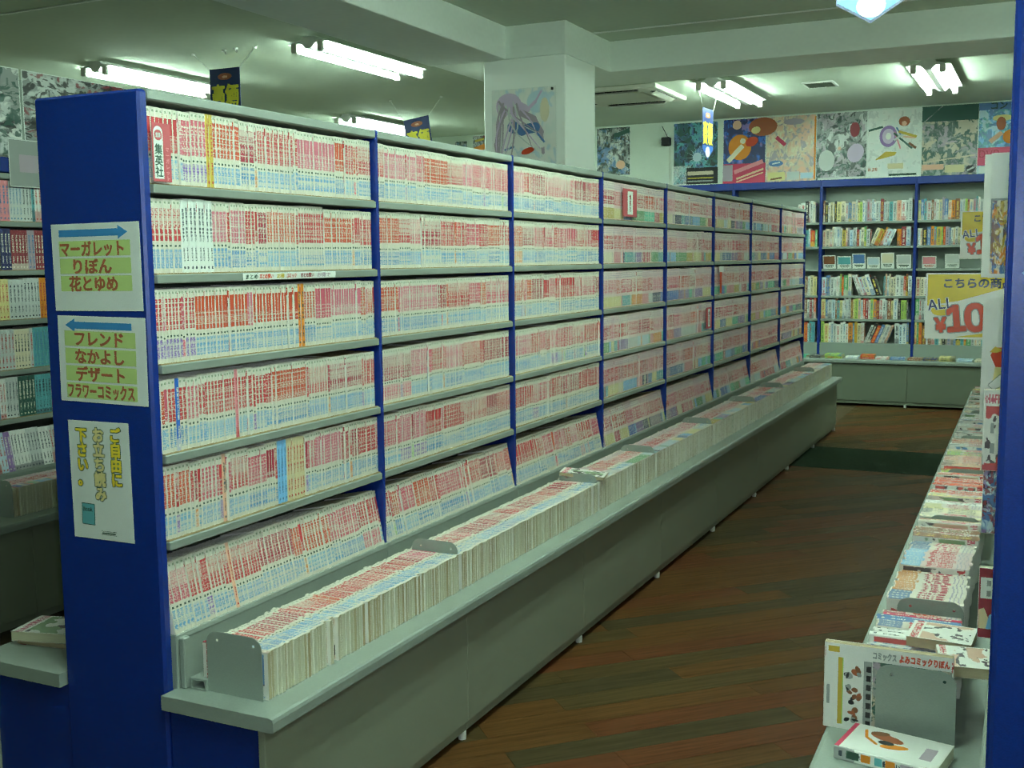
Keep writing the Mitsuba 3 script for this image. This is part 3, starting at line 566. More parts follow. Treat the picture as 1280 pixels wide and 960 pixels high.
for i in range(7):
    part(t, 'slat', move(cbx(-0.06, 0.15, -0.013, 0.013, -0.001, 0.001, 0.0005), shift(0, 7.36 + i * 0.034, CEIL - 0.008) @ rot([1, 0, 0], 35)), 'slat_dim_base_steel')
t = thing('wall_speaker', 'small dark box with a thin aerial and a cable, high on the back wall', 'speaker')
part(t, 'body', cbx(-1.86, -1.775, YN - 0.085, YN, 2.53, 2.615, 0.008), 'dark_steel')
part(t, 'bracket', cbx(-1.83, -1.80, YN - 0.03, YN, 2.61, 2.65, 0.003), 'lamp_metal')
part(t, 'aerial', rod((-1.80, YN - 0.04, 2.61), (-1.86, YN - 0.05, 2.73), 0.004), 'dark_steel')
part(t, 'cable', join([rod((-1.79, YN - 0.006, 2.53), (-1.785, YN - 0.006, 1.9), 0.005), rod((-1.785, YN - 0.006, 1.9), (-1.79, YN - 0.006, 1.0), 0.005)]), 'pale_plastic', 'pale cable')
for i, (x, y) in enumerate([(-3.16, 4.05), (-3.05, 4.03)]):
    t = thing('ceiling_hook', f"tiny white hook on the ceiling, {['before', 'behind'][i]} the dark blue pennant's strings", 'hook')
    part(t, 'plate', rod((x, y, CEIL), (x, y, CEIL - 0.008), 0.016, 10), 'lamp_metal')
    part(t, 'loop', rod((x, y, CEIL - 0.007), (x + 0.012, y, CEIL - 0.028), 0.004), 'chrome')

# ------------------------------------------------------------------ shelving units.  Local axes: s to the viewer's right, d out of the shelf, z up
TIER = [1.561, 1.366, 1.167, 0.966, 0.770]
LIP_Z, LIP_D, COUNTER_Z, TOP_Z = 0.556, 0.013, 0.4327, 1.761
LEAN = 11.0
DEPTH = 0.150


def shelf_side(t, M, posts, tiers, lip, counter_d, counter_z, top=None, depth=DEPTH, blue_header=False, panelled=None, board_t=0.020):
    """One face of a unit: boards, uprights, slanted bottom shelf with riser, counter and base, bay by bay."""
    for s in posts:
        if s == panelled:        # the end panel stands in its place
            continue
        part(t, 'upright', move(cbx(s - 0.0065, s + 0.0065, -depth, 0.005, counter_z, (top or TOP_Z) + 0.001, 0.002), M), 'blue_steel', 'blue steel upright')
    for s0, s1 in zip(posts[:-1], posts[1:]):
        for z in tiers:
            part(t, 'shelf_board', move(cbx(s0 + 0.0065, s1 - 0.0065, -depth, 0.003, z - board_t, z, 0.002), M), 'board_steel')
            part(t, 'shelf_liner', move(bx(s0 + 0.009, s1 - 0.009, -depth + 0.004, -0.003, z, z + 0.0026), M), 'cardboard', 'brown cardboard liner')
        if not blue_header:
            part(t, 'top_board', move(cbx(s0 + 0.0005, s1 - 0.0005, -depth, 0.004, top - 0.023, top, 0.003), M), 'grey_steel')
        slant = cbx(s0 + 0.0065, s1 - 0.0065, -0.17, 0.0, -0.012, -0.001, 0.002)
        part(t, 'slanted_shelf', move(move(slant, shift(0, LIP_D, lip) @ rot([1, 0, 0], LEAN)), M), 'grey_steel')
        part(t, 'shelf_liner', move(move(bx(s0 + 0.009, s1 - 0.009, -0.15, -0.001, -0.001, 0.0018), shift(0, LIP_D, lip) @ rot([1, 0, 0], LEAN)), M), 'cardboard', 'brown cardboard liner')
        part(t, 'riser', move(cbx(s0 + 0.0008, s1 - 0.0008, -0.012, LIP_D, counter_z - 0.02, lip + 0.002, 0.002), M), 'grey_steel')
        part(t, 'back_panel', move(bx(s0 + 0.0005, s1 - 0.0005, -depth - 0.008, -depth - 0.001, counter_z, (top or TOP_Z) - 0.004), M), 'shaded_back_steel')
    return t


def shelf_counter(t, M, edges, counter_d, counter_z, inset=0.038, base='base_steel', thick=0.033, d0=-0.02):
    for i, (s0, s1) in enumerate(zip(edges[:-1], edges[1:])):
        p = Polygon([(d0, counter_z - thick), (counter_d - 0.003, counter_z - thick), (counter_d, counter_z - thick + 0.003), (counter_d, counter_z - 0.010), (counter_d - 0.003, counter_z - 0.003), (counter_d - 0.010, counter_z), (d0, counter_z)])
        c = move(ex(p, s1 - s0 - 0.0008), frame((s0 + 0.0004, 0, 0), (0, 1, 0), (0, 0, 1), (1, 0, 0)))
        part(t, 'counter_top', move(c, M), 'grey_steel')
        e0, e1 = s0 + (0.018 if i == 0 else 0.0006), s1 - (0.018 if i == len(edges) - 2 else 0.0006)
        part(t, 'base_panel', move(cbx(e0, e1, counter_d - inset - 0.018, counter_d - inset, 0.052, counter_z - thick - 0.007, 0.0015), M), base)
        part(t, 'plinth', move(cbx(e0, e1, counter_d - inset - 0.03, counter_d - inset - 0.008, 0.022, 0.050, 0.002), M), base)
        part(t, 'foot', move(rod((e1 - 0.01, counter_d - inset - 0.016, 0.0), (e1 - 0.01, counter_d - inset - 0.016, 0.024), 0.012, 10), M), 'lamp_metal', 'small levelling foot', smooth=40)


# the long two-sided island
isl = thing('island_bookshelf', 'long grey bookshelf with blue uprights and end panel, full of pink and white comics', 'bookshelf')
M_IS = MAIN()
M_IB = frame((-0.300, 7.2, 0), (0, -1, 0), (-1, 0, 0), (0, 0, 1))
POSTS = [0.9 * k for k in range(1, 9)]
POSTS[-1] = 7.19
shelf_side(isl, M_IS, [0.006] + POSTS, TIER, LIP_Z, 0.313, COUNTER_Z, TOP_Z, panelled=0.006)
shelf_counter(isl, M_IS, [-0.040] + [0.9 * k for k in range(1, 9)], 0.313, COUNTER_Z, d0=0.004)
shelf_counter(isl, M_IB, [0.0] + [0.9 * k for k in range(1, 8)] + [7.24], 0.313, COUNTER_Z, d0=0.010)
shelf_side(isl, M_IB, [0.01] + [0.9 * k for k in range(1, 8)] + [7.194], TIER, LIP_Z, 0.313, COUNTER_Z, TOP_Z, depth=0.140, panelled=7.194)
part(isl, 'end_panel', cbx(-0.309, 0.001, -0.020, 0.008, 0.0, 1.759, 0.006), 'blue_steel', 'deep blue end panel')
for x0, x1 in ((0.003, 0.274), (-0.576, -0.311)):
    part(isl, 'end_base', cbx(x0, x1, -0.012, 0.006, 0.0, COUNTER_Z - 0.034, 0.002), 'blue_steel', 'dark blue end of the base')
part(isl, 'far_panel', cbx(-0.312, -0.002, 7.199, 7.225, 0.0, 1.757, 0.006), 'blue_steel', 'blue panel at the far end')
part(isl, 'end_bracket', join([cbx(0.014, 0.030, 0.012, 0.034, COUNTER_Z, LIP_Z - 0.004, 0.003)]), 'grey_steel')
part(isl, 'square_tube', move(ex(sbox(0, 0, 0.046, 0.026).difference(sbox(0.004, 0.004, 0.042, 0.022)), 0.2), frame((0.036, 0.22, COUNTER_Z + 0.001), (1, 0, 0), (0, 0, 1), (0, -1, 0))), 'grey_steel', 'open end of a grey square tube')

# the shelf beyond the left aisle
lft = thing('aisle_bookshelf', 'grey bookshelf with mixed comics and a blue header, behind the blue end panel', 'bookshelf')
M_L = MAIN(-2.0)
LP = [-0.7, 0.2, 1.1, 2.0, 2.9, 3.8]
shelf_side(lft, M_L, LP, TIER, LIP_Z, 0.315, COUNTER_Z, 1.752, blue_header=False)
shelf_counter(lft, M_L, LP, 0.315, COUNTER_Z, inset=0.03)
part(lft, 'header_rail', cbx(-2.16, -1.998, -0.70, 3.8, 1.756, 1.815, 0.003), 'blue_steel', 'blue header rail')
part(lft, 'back_board', bx(-2.19, -2.165, -0.70, 3.8, 0.05, 2.16), 'grey_steel')

# the shelf on the back wall
bak = thing('wall_bookshelf', 'wide grey bookshelf with blue uprights and blue header along the back wall', 'bookshelf')
YB = 9.106
M_B = frame((0, YB, 0), (1, 0, 0), (0, -1, 0), (0, 0, 1))
BP = [-1.93, -1.075, -0.222, 0.637, 1.494, 2.35, 3.2]
BT = [1.712, 1.480, 1.266, 1.012, 0.790]
B_LIP = 0.560
for s in BP:
    part(bak, 'upright', move(cbx(s - 0.014, s + 0.014, -0.16, 0.012, 0.432, 2.05, 0.003), M_B), 'blue_steel', 'blue steel upright')
for s0, s1 in zip(BP[:-1], BP[1:]):
    for z in BT:
        part(bak, 'shelf_board', move(cbx(s0 + 0.014, s1 - 0.014, -0.16, 0.006, z - 0.022, z, 0.002), M_B), 'grey_steel')
    part(bak, 'header_rail', move(cbx(s0 + 0.0005, s1 - 0.0005, -0.16, 0.014, 2.045, 2.112, 0.003), M_B), 'blue_steel', 'blue header rail')
    part(bak, 'slanted_shelf', move(cbx(s0 + 0.014, s1 - 0.014, -0.16, 0.010, B_LIP - 0.016, B_LIP, 0.002), M_B), 'grey_steel')
    part(bak, 'riser', move(cbx(s0 + 0.0005, s1 - 0.0005, -0.012, 0.010, 0.41, B_LIP + 0.001, 0.002), M_B), 'grey_steel')
    part(bak, 'back_panel', move(bx(s0, s1, -0.175, -0.161, 0.4, 2.05), M_B), 'board_steel')
shelf_counter(bak, M_B, BP, 0.37, 0.4327, inset=0.02, base='slat_dim_base_steel')  # base coloured darker to imitate the light falling off at the back

# the shelf on the other side of the aisle, a little out of line with the island
ROT_R = rot([0, 0, 1], 0.70, (1.6925, 0, 0))
rgt = thing('display_bookshelf', 'grey bookshelf with a glossy blue end panel, cut off by the edge of the picture', 'bookshelf')
M_R = ROT_R @ frame((1.6925, 6.6, 0), (0, -1, 0), (-1, 0, 0), (0, 0, 1))
RP = [0.02, 0.95, 1.88, 2.82, 3.76, 4.70, 5.64, 6.575]
shelf_side(rgt, M_R, RP, TIER, LIP_Z, 0.316, COUNTER_Z, 1.98)
shelf_counter(rgt, M_R, [0.0] + RP[1:-1] + [6.62], 0.316, COUNTER_Z)
part(rgt, 'end_panel', move(cbx(1.6915, 2.06, -0.030, 0.006, 0.0, 2.02, 0.007), ROT_R), 'blue_steel', 'glossy blue end panel')
part(rgt, 'end_base', move(cbx(1.415, 1.690, -0.012, 0.006, 0.0, COUNTER_Z - 0.034, 0.002), ROT_R), 'blue_steel')

# ------------------------------------------------------------------ books
def _uv(code, kind, fu, fv):
    return (code + 0.02 + 0.96 * fu, kind + 0.01 + 0.98 * fv)


def quads(qs):
    """[(four points, code, kind, four (fu, fv))] as one mesh with uv."""
    v = np.array([p for q in qs for p in q[0]], float)
    uv = np.array([_uv(q[1], q[2], *c) for q in qs for c in q[3]], float)
    f = np.arange(len(v)).reshape(-1, 4)
    return arr((v, f)) + (uv,)


SQ = ((0, 0), (0, 1), (1, 1), (1, 0))


def book_quads(w, h, dep, code, kind=0, fine=True):
    """A paperback, its spine at y = 0 facing +y, thickness along x, standing on z = 0: (cover quads, page quads)."""
    b = min(0.0018, w * 0.2)
    P = [(0, -dep), (0, -b), (b, 0), (w - b, 0), (w, -b), (w, -dep)]
    fx = [0, 0.0, b / w, 1 - b / w, 1.0, 1.0]
    cov = []
    for i in range(5):
        (x0, y0), (x1, y1) = P[i], P[i + 1]
        pts = [(x0, y0, 0), (x0, y0, h), (x1, y1, h), (x1, y1, 0)]
        if i in (0, 4):
            cov.append((pts, code, 2, SQ if i == 4 else ((0, 0), (0, 1), (1, 1), (1, 0))))
        else:
            cov.append((pts, code, kind, ((fx[i], 0), (fx[i], 1), (fx[i + 1], 1), (fx[i + 1], 0))))
    if not fine:
        pag = [([(0, -dep, h), (w, -dep, h), (w, -b, h), (0, -b, h)], code, 1, ((0, 0), (1, 0), (1, 1), (0, 1))), ([(b, -b, h), (w - b, -b, h), (w - b, 0, h), (b, 0, h)], code, 1, ((0, 0.9), (1, 0.9), (1, 1), (0, 1))),
               ([(w, -dep, 0), (0, -dep, 0), (0, -b, 0), (w, -b, 0)], code, 1, ((1, 0), (0, 0), (0, 1), (1, 1))), ([(0, -dep, 0), (w, -dep, 0), (w, -dep, h), (0, -dep, h)], code, 1, ((0, 0), (1, 0), (1, 1), (0, 1)))]
        return cov, pag
    c, e, f = 0.0007, 0.0010, 0.0012
    I = [(c, -dep), (c, -max(b, 0.001)), (w - c, -max(b, 0.001)), (w - c, -dep)]
    edge = ((0.05, 0.02), (0.05, 0.03), (0.06, 0.03), (0.06, 0.02))
    for z, up in ((h, True), (0.0, False)):
        rim = [[P[0], I[0], I[1], P[1]], [P[1], I[1], I[2], P[4]], [P[1], P[4], P[3], P[2]], [P[4], I[2], I[3], P[5]]]
        for r in rim:
            r = r if up else r[::-1]
            cov.append(([(x, y, z) for x, y in r], code, 1, edge))
        zi = z - e if up else z + e
        for i in range(3):
            (x0, y0), (x1, y1) = I[i], I[i + 1]
            pts = [(x0, y0, max(z, zi)), (x0, y0, min(z, zi)), (x1, y1, min(z, zi)), (x1, y1, max(z, zi))]
            cov.append((pts, code, 2, edge))
    y0, y1 = -dep + f, I[1][1]
    pag = [([(c, y0, h - e), (w - c, y0, h - e), (w - c, y1, h - e), (c, y1, h - e)], code, 1, ((0, 0), (1, 0), (1, 1), (0, 1))),
           ([(w - c, y0, e), (c, y0, e), (c, y1, e), (w - c, y1, e)], code, 1, ((1, 0), (0, 0), (0, 1), (1, 1))),
           ([(c, y0, e), (w - c, y0, e), (w - c, y0, h - e), (c, y0, h - e)], code, 1, ((0, 0), (1, 0), (1, 1), (0, 1)))]
    return cov, pag


def book(*a, **k):
    cov, pag = book_quads(*a, **k)
    return quads(cov + pag)


SERIES = [40]


def new_code(vol):
    SERIES[0] += 1
    return SERIES[0] * 64 + vol


rb = random.Random(11)
BAND = [(0.82, 'blue'), (0.87, 'orange'), (0.92, 'violet'), (0.95, 'green'), (1.01, 'crimson')]


def band_word(vol):
    return next(n for s, n in BAND if vol / 64 + 0.005 < s)


BLOCKS = [PAL[c] for c in ('bright_blue', 'teal', 'steel_blue', 'sky_blue', 'crimson', 'orange', 'gold', 'straw', 'pink', 'violet', 'mauve', 'green', 'mint', 'navy', 'card_red', 'pale_grey', 'sky_blue', 'straw', 'cream', 'pale_blue')]


def comic_row(s0, s1, style, blanks=()):
    """Comics side by side between s0 and s1: [(s, width, height, depth, code, kind, push, tilt)]."""
    out, s = [], s0
    while s < s1 - 0.012:
        n = rb.choice([1, 1, 2, 3, 4, 5, 6, 7, 8, 9, 10, 12, 14, 16])
        w0 = rb.uniform(0.0102, 0.0138)
        h0 = rb.choice([0.1640, 0.1640, 0.1645, 0.1630, 0.1615, 0.1660]) + rb.uniform(-0.0006, 0.0006)
        if style == 0:
            vol = rb.randrange(52) if rb.random() < 0.93 else rb.randrange(52, 64)
            kind = 0
        else:
            vol, kind = rb.choice(BLOCKS), 3
        code = new_code(vol)
        for _ in range(n):
            w = w0 + rb.uniform(-0.0007, 0.0007)
            if s + w > s1:
                break
            c = code
            if rb.random() < 0.03:
                c = new_code(rb.randrange(52, 64) if style == 0 else rb.choice(BLOCKS))
            if not any(a < s + w and s < b for a, b in blanks):
                out.append((s, w, h0, 0.112, c, kind, rb.uniform(-0.0015, 0.0015) + (0.004 if rb.random() < 0.03 else 0.0), rb.uniform(-0.25, 0.25)))
            s += w + 0.00015
        if style == 3 or rb.random() < 0.1:
            s += 0.0008
    return out


def styles(bay, tier):
    """Pale comics with a blue band up to the third bay, many-coloured ones beyond."""
    return 0 if bay < 3 else 3


near, far = [], []
# odd ones out that show in the nearest bay: (tier, from, to, kind, band or colour)
SPECIAL = [(0, 0.105, 0.190, 0, 57), (0, 0.195, 0.208, 4, 'gold'), (1, 0.100, 0.205, 4, 'paper'), (2, 0.525, 0.540, 4, 'orange'), (4, 0.190, 0.205, 0, 57), (4, 0.205, 0.220, 4, 'peach'), (4, 0.410, 0.455, 4, 'sky_blue'), (4, 0.455, 0.530, 4, 'sand'),
           (5, 0.120, 0.150, 0, 57), (5, 0.218, 0.232, 4, 'peach'), (3, 0.055, 0.068, 4, 'bright_blue'), (3, 0.255, 0.268, 4, 'pink')]
SPECIAL_CODE = {}
for bay in range(8):
    a = 0.001 if bay == 0 else 0.9 * bay
    b = 0.9 * (bay + 1) if bay < 7 else 7.19
    for tier in range(6):
        z = TIER[tier] if tier < 5 else LIP_Z
        i = 0
        for s, w, h, dep, code, kind, push, tilt in comic_row(a + 0.0080, b - 0.0080, styles(bay, tier)):
            M = shift(s, -0.0085 + push, z + 0.0028) if tier < 5 else shift(s, LIP_D, z) @ rot([1, 0, 0], LEAN) @ shift(0, -0.004 + push, 0.0020)
            i += 1
            if bay == 0:
                for t_, lo, hi, k_, v_ in SPECIAL:
                    if t_ == tier and lo <= s < hi:
                        code, kind = SPECIAL_CODE.setdefault((t_, lo, k_), new_code(PAL[v_] if k_ == 4 else v_)), k_
            rec = (M, w, h, dep, code, kind, tier, i)
            (near if bay == 0 and s < 0.62 else far).append(rec)
near.sort(key=lambda r: r[0][0, 3])
near, far = near[:300], near[300:] + far
PAL_NAMES = {v: k.replace('_', ' ') for k, v in PAL.items()}
TITLE = ['top tier', 'second tier', 'third tier', 'fourth tier', 'fifth tier', 'slanted bottom tier']
for M, w, h, dep, code, kind, tier, i in near:
    thing('comic_volume', f"{'pale comic with red title and ' + band_word(code % 64) + ' band' if kind == 0 else PAL_NAMES[code % 64] + ' comic'}, {ordinal(i)} from end panel, {TITLE[tier]}", 'book', 'comics on the near end of the long shelf',
          mesh=move(book(w, h, dep, code, kind), M_IS @ M), mat='book')
thing('comic_volume_mass', 'rest of the red, pink and white comics filling the long grey shelf further from the end panel', 'books', kind='stuff',
      mesh=join([move(book(w, h, dep, code, kind, fine=False), M_IS @ M) for M, w, h, dep, code, kind, tier, i in far]), mat='book')

# comics lying fore-edge down, spines up, in a row along the island's counter
BOOKENDS = [0.030, 0.925, 2.030, 2.720, 3.640, 4.580, 5.350, 6.430]
ROW_X = 0.243


def edge_matrix(s, d, dep):
    return frame((s, d, COUNTER_Z + dep + 0.0004), (1, 0, 0), (0, 0, 1), (0, -1, 0))


row, s = [], 0.040
for e0, e1 in zip(BOOKENDS, BOOKENDS[1:] + [7.13]):
    s = e0 + 0.0075
    while s < e1 - 0.014:
        n = rb.choice([2, 3, 4, 6, 8, 10, 14])
        w0 = rb.uniform(0.0105, 0.0145)
        style = 0 if s < 2.2 or rb.random() < 0.25 else 3
        code = new_code(rb.randrange(52) if style == 0 else rb.choice(BLOCKS))
        for _ in range(n):
            w = w0 + rb.uniform(-0.001, 0.001)
            if s + w > e1 - 0.0015:
                s = e1
                break
            c = code + 64 * 400 * 0
            row.append((s, w, 0.1735 + rb.uniform(-0.001, 0.001), (0.1085 if s < 2.03 else 0.112) + rb.uniform(-0.0012, 0.0012), c, style, rb.uniform(-0.003, 0.002) - (0.010 if rb.random() < 0.02 else 0)))
            s += w + 0.0002
row[0] = row[0][:2] + (0.182,) + row[0][3:4] + (new_code(PAL['maroon']), 4, 0.0)
for i, (s, w, h, dep, code, kind, push) in enumerate(row[:300]):
    M = M_IS @ edge_matrix(s, ROW_X + push, dep)
    cov, pag = book_quads(w, h, dep, code, kind)
    pcode = (code // 64) * 64 + rb.randrange(64)
    pag = [(q[0], pcode, q[2], q[3]) for q in pag]
    t = thing('upended_comic', f"comic lying spine up, {ordinal(i + 1)} from the bookend by the blue panel", 'book', 'comics lying spine up along the counter')
    part(t, 'cover', move(quads(cov), M), 'book')
    part(t, 'page_block', move(quads(pag), M), 'book', 'cream page edges')
far_row = []
for s, w, h, dep, code, kind, push in row[300:]:
    cov, pag = book_quads(w, h, dep, code, kind)
    pcode = (code // 64) * 64 + rb.randrange(64)
    if rb.random() < 0.07:      # a coloured fore-edge here and there
        pcode, pag = new_code(PAL[rb.choice(['straw', 'orange', 'green', 'black', 'crimson', 'gold'])]), [(q[0], q[1], 4, q[3]) for q in pag]
    far_row.append(move(quads(cov + [(q[0], pcode, q[2], q[3]) for q in pag]), M_IS @ edge_matrix(s, ROW_X + push, dep)))
thing('upended_comic_mass', 'rest of the comics lying spine up towards the far end of the long counter', 'books', kind='stuff', mesh=join(far_row), mat='book')


def bookend(M, w=0.153, h=0.142, label='', group='grey steel bookends'):
    """A bent steel plate: the upright in the x-z plane, its foot along +y."""
    r = 0.028
    p = sbox(0, 0, w, h - r).union(sbox(r, 0, w - r, h)).union(Point(r, h - r).buffer(r, 8)).union(Point(w - r, h - r).buffer(r, 8))
    for x in (0.03, w - 0.022):
        p = p.difference(Point(x, h - 0.02).buffer(0.0035, 4))
    t = thing('bookend', label, 'bookend', group)
    part(t, 'plate', move(ex(p, 0.0016), M @ frame((0, 0.0016, 0), (1, 0, 0), (0, 0, 1), (0, -1, 0))), 'grey_steel')
    part(t, 'base', move(cbx(0.004, w - 0.004, 0.0016, 0.0075, 0, 0.0014, 0.0004), M), 'grey_steel')
    return t


for i, y in enumerate(BOOKENDS):
    bookend(frame((0.082, y - 0.003, COUNTER_Z + 0.0002), (1, 0, 0), (0, 1, 0), (0, 0, 1)), label=f"grey bookend with rounded corners, {WORDS[i]} along the long counter from the blue panel")

# the few books that lie about
def loose(name, label, M, w, h, dep, code, kind, cat='book'):
    cov, pag = book_quads(w, h, dep, code, kind)
    t = thing(name, label, cat)
    part(t, 'cover', move(quads(cov), M), 'book')
    part(t, 'page_block', move(quads(pag), M), 'book', 'cream page edges')
    return t


def lying(x, y, z, deg, w):
    """Flat on its side: thickness up, spine towards +y before the turn by deg."""
    return shift(x, y, z) @ rot([0, 0, 1], deg) @ frame((0, 0, 0), (0, 0, 1), (0, 1, 0), (-1, 0, 0))


loose('lying_comic', 'thin comic lying open side down across the row beside the third bookend', shift(0.232, 2.16, COUNTER_Z + 0.1155) @ rot([0, 0, 1], 12) @ rot([0, 1, 0], 5) @ frame((0, 0, 0), (0, 0, 1), (0, 1, 0), (-1, 0, 0)), 0.013, 0.174, 0.112, new_code(3), 0)
loose('lying_comic', 'brown-edged comic at the bottom of the pair on the counter behind the blue panel', lying(-0.42, 0.205, COUNTER_Z + 0.0005, 8, 0.016), 0.016, 0.175, 0.113, new_code(PAL['brown']), 4)
loose('lying_comic', 'white comic on top of the pair lying on the counter behind the blue panel', lying(-0.425, 0.215, COUNTER_Z + 0.0168, 14, 0.024), 0.024, 0.182, 0.128, new_code(PAL['white']), 4)
ML = ROT_R @ shift(1.416, 0.266, COUNTER_Z + 0.0005) @ rot([0, 0, 1], -11)
t = loose('lying_comic', 'white comic with a red end strip lying on the counter before the large bookend', ML @ frame((0, 0, 0), (0, 0, 1), (0, -1, 0), (1, 0, 0)), 0.026, 0.190, 0.126, new_code(PAL['white']), 4)
FIG = [('crimson', sbox(0.0, 0.002, 0.009, 0.124)), ('white', sbox(0.010, 0.002, 0.188, 0.124)), ('mauve', sbox(0.150, 0.030, 0.172, 0.085)), ('rust', affinity.rotate(affinity.scale(Point(0.075, 0.085).buffer(1, 6), 0.034, 0.014), -14)), ('brown', affinity.rotate(affinity.scale(Point(0.058, 0.098).buffer(1, 6), 0.018, 0.010), 20)),
       ('orange', affinity.rotate(affinity.scale(Point(0.098, 0.052).buffer(1, 6), 0.026, 0.010), 18)), ('black', affinity.rotate(affinity.scale(Point(0.080, 0.062).buffer(1, 6), 0.015, 0.009), 0)), ('orange', LineString([(0.030, 0.100), (0.040, 0.070), (0.065, 0.048)]).buffer(0.003))]
for q, (c, g) in enumerate(FIG):
    part(t, 'print_patch', flat_uv(move(ex(g, 0.0003), ML @ shift(0, 0, 0.0259 + 0.00015 * q)), PAL[c]), 'print')
for q, (x0, x1, c) in enumerate([(0.024, 0.048, 'ink'), (0.052, 0.070, 'orange'), (0.078, 0.092, 'teal'), (0.098, 0.116, 'orange'), (0.126, 0.184, 'mauve')]):
    part(t, 'print_patch', flat_uv(move(bx(x0, x1, -0.0004, 0.0002, 0.006, 0.021), ML), PAL[c]), 'print')

# mixed comics of the shelf beyond the left aisle (the part that shows)
MIX = ['cream', 'pale_grey', 'white', 'pink', 'violet', 'steel_blue', 'maroon', 'orange', 'straw', 'leaf', 'teal', 'hot_pink', 'black', 'pale_blue', 'brown', 'green', 'red', 'lilac']
TIER_MIX = [['cream', 'white', 'pale_grey', 'pink', 'teal', 'pale_blue'], ['maroon', 'black', 'pale_grey', 'lilac', 'navy', 'mauve'], ['violet', 'red', 'straw', 'leaf', 'pale_grey', 'orange'], ['peach', 'steel_blue', 'hot_pink', 'teal', 'pale_grey', 'cream'],
            ['dark_green', 'white', 'pale_grey', 'maroon', 'brown', 'teal'], ['white', 'pale_blue', 'crimson', 'violet', 'leaf', 'pale_grey']]
for tier in range(6):
    z = TIER[tier] if tier < 5 else LIP_Z
    s, i = 1.10, 0
    while s < 1.80:
        name = rb.choice(TIER_MIX[tier])
        code = new_code(PAL[name])
        h = rb.choice([0.160, 0.163, 0.165])
        for _ in range(rb.choice([1, 2, 3, 4, 5])):
            w = rb.uniform(0.013, 0.019)
            if 1.992 - w < s < 2.008:
                s = 2.009
            i += 1
            M = shift(s, -0.0085, z + 0.0028) if tier < 5 else shift(s, LIP_D, z) @ rot([1, 0, 0], LEAN) @ shift(0, -0.004, 0.0020)
            pos = f"{WORDS[tier]} tier behind the blue panel"
            thing('aisle_comic', f"{name.replace('_', ' ')} comic spine on the {pos}, {ordinal(i)} along", 'book', 'mixed comics behind the blue panel', mesh=move(book(w, h, 0.115, code, 4), M_L @ M), mat='book')
            s += w + 0.0003
s, i = 1.06, 0
while s < 1.8:
    w = rb.uniform(0.013, 0.018)
    i += 1
    M = M_L @ edge_matrix(s, 0.24 + rb.uniform(-0.003, 0.003), 0.112)
    cov, pag = book_quads(w, 0.174, 0.112, new_code(rb.choice(BLOCKS)), 3)
    t = thing('aisle_upended_comic', f"comic lying spine up on the counter behind the blue panel, {ordinal(i)} from its bookend", 'book', 'comics lying spine up behind the blue panel')
    part(t, 'cover', move(quads(cov), M), 'book')
    part(t, 'page_block', move(quads(pag), M), 'book', 'cream page edges')
    s += w + 0.0003
bookend(M_L @ frame((1.052, 0.245, COUNTER_Z + 0.0002), (0, -1, 0), (1, 0, 0), (0, 0, 1)), label='grey steel bookend on the counter behind the blue end panel, cut off by the picture')

# books on the back wall
SHADES = ['white', 'white', 'white', 'paper', 'paper', 'cream', 'cream', 'paper', 'pale_grey', 'pale_grey', 'pale_grey', 'beige', 'sand', 'pale_blue', 'pale_grey', 'orange', 'teal', 'red', 'maroon', 'green', 'straw', 'peach', 'black', 'steel_blue', 'brown', 'gold', 'mauve', 'leaf']
BAY_WORD = {1: 'half-hidden bay', 2: 'middle bay', 3: 'price-sign bay'}
for tier in range(6):
    z = BT[tier] if tier < 5 else B_LIP
    if tier == 2:
        continue
    for bay, (a, b) in {1: (-0.46, BP[2]), 2: (BP[2], BP[3]), 3: (BP[3], 1.30)}.items():
        s, i, lean_from = a + 0.018, 0, rb.uniform(0.3, 0.6)
        while s < b - 0.04:
            w = rb.choice([0.015, 0.019, 0.023, 0.027, 0.032, 0.040]) + rb.uniform(-0.001, 0.001)
            h = rb.choice([0.176, 0.182, 0.188, 0.195, 0.205]) - (0.02 if tier == 1 else 0)
            name = rb.choice(SHADES)
            lean = 0
            if (tier, bay) in ((1, 2), (5, 2), (3, 2)) and lean_from * (b - a) < s - a < lean_from * (b - a) + 0.20:
                lean = 22 if tier != 3 else -20
            if s + w > b - 0.016:
                break
            if lean > 0:
                M = shift(s, -0.001, z + 0.0005) @ rot([0, 1, 0], lean)
                M = shift(0, 0, w * math.sin(math.radians(lean))) @ M
                step = w / math.cos(math.radians(lean)) + 0.001
                after = h * math.sin(math.radians(lean))
            elif lean < 0:
                M = shift(s, -0.001, z + 0.0005) @ rot([0, 1, 0], lean)
                M = shift(0.07, 0, 0) @ M
                step = w / math.cos(math.radians(lean)) + 0.001
                after = 0.09
            else:
                M = shift(s, -0.002 + rb.uniform(-0.006, 0.002), z + 0.0005)
                step, after = w + 0.0006, 0
            if M[0, 3] + w + (h * 0.4 if lean else 0) > b - 0.012:
                break
            i += 1
            thing('shelf_book', f"{name.replace('_', ' ')} book, {ordinal(i)} from its bay's post, {WORDS[tier]} tier, back wall {BAY_WORD[bay]}", 'book', 'books on the back wall shelves',
                  mesh=move(book(w, h, 0.13, new_code(PAL[name]), 4), M_B @ M), mat='book')
            was = lean
            s += step
            nxt = lean_from * (b - a) < s - a < lean_from * (b - a) + 0.20
            if was and not nxt:
                s += after
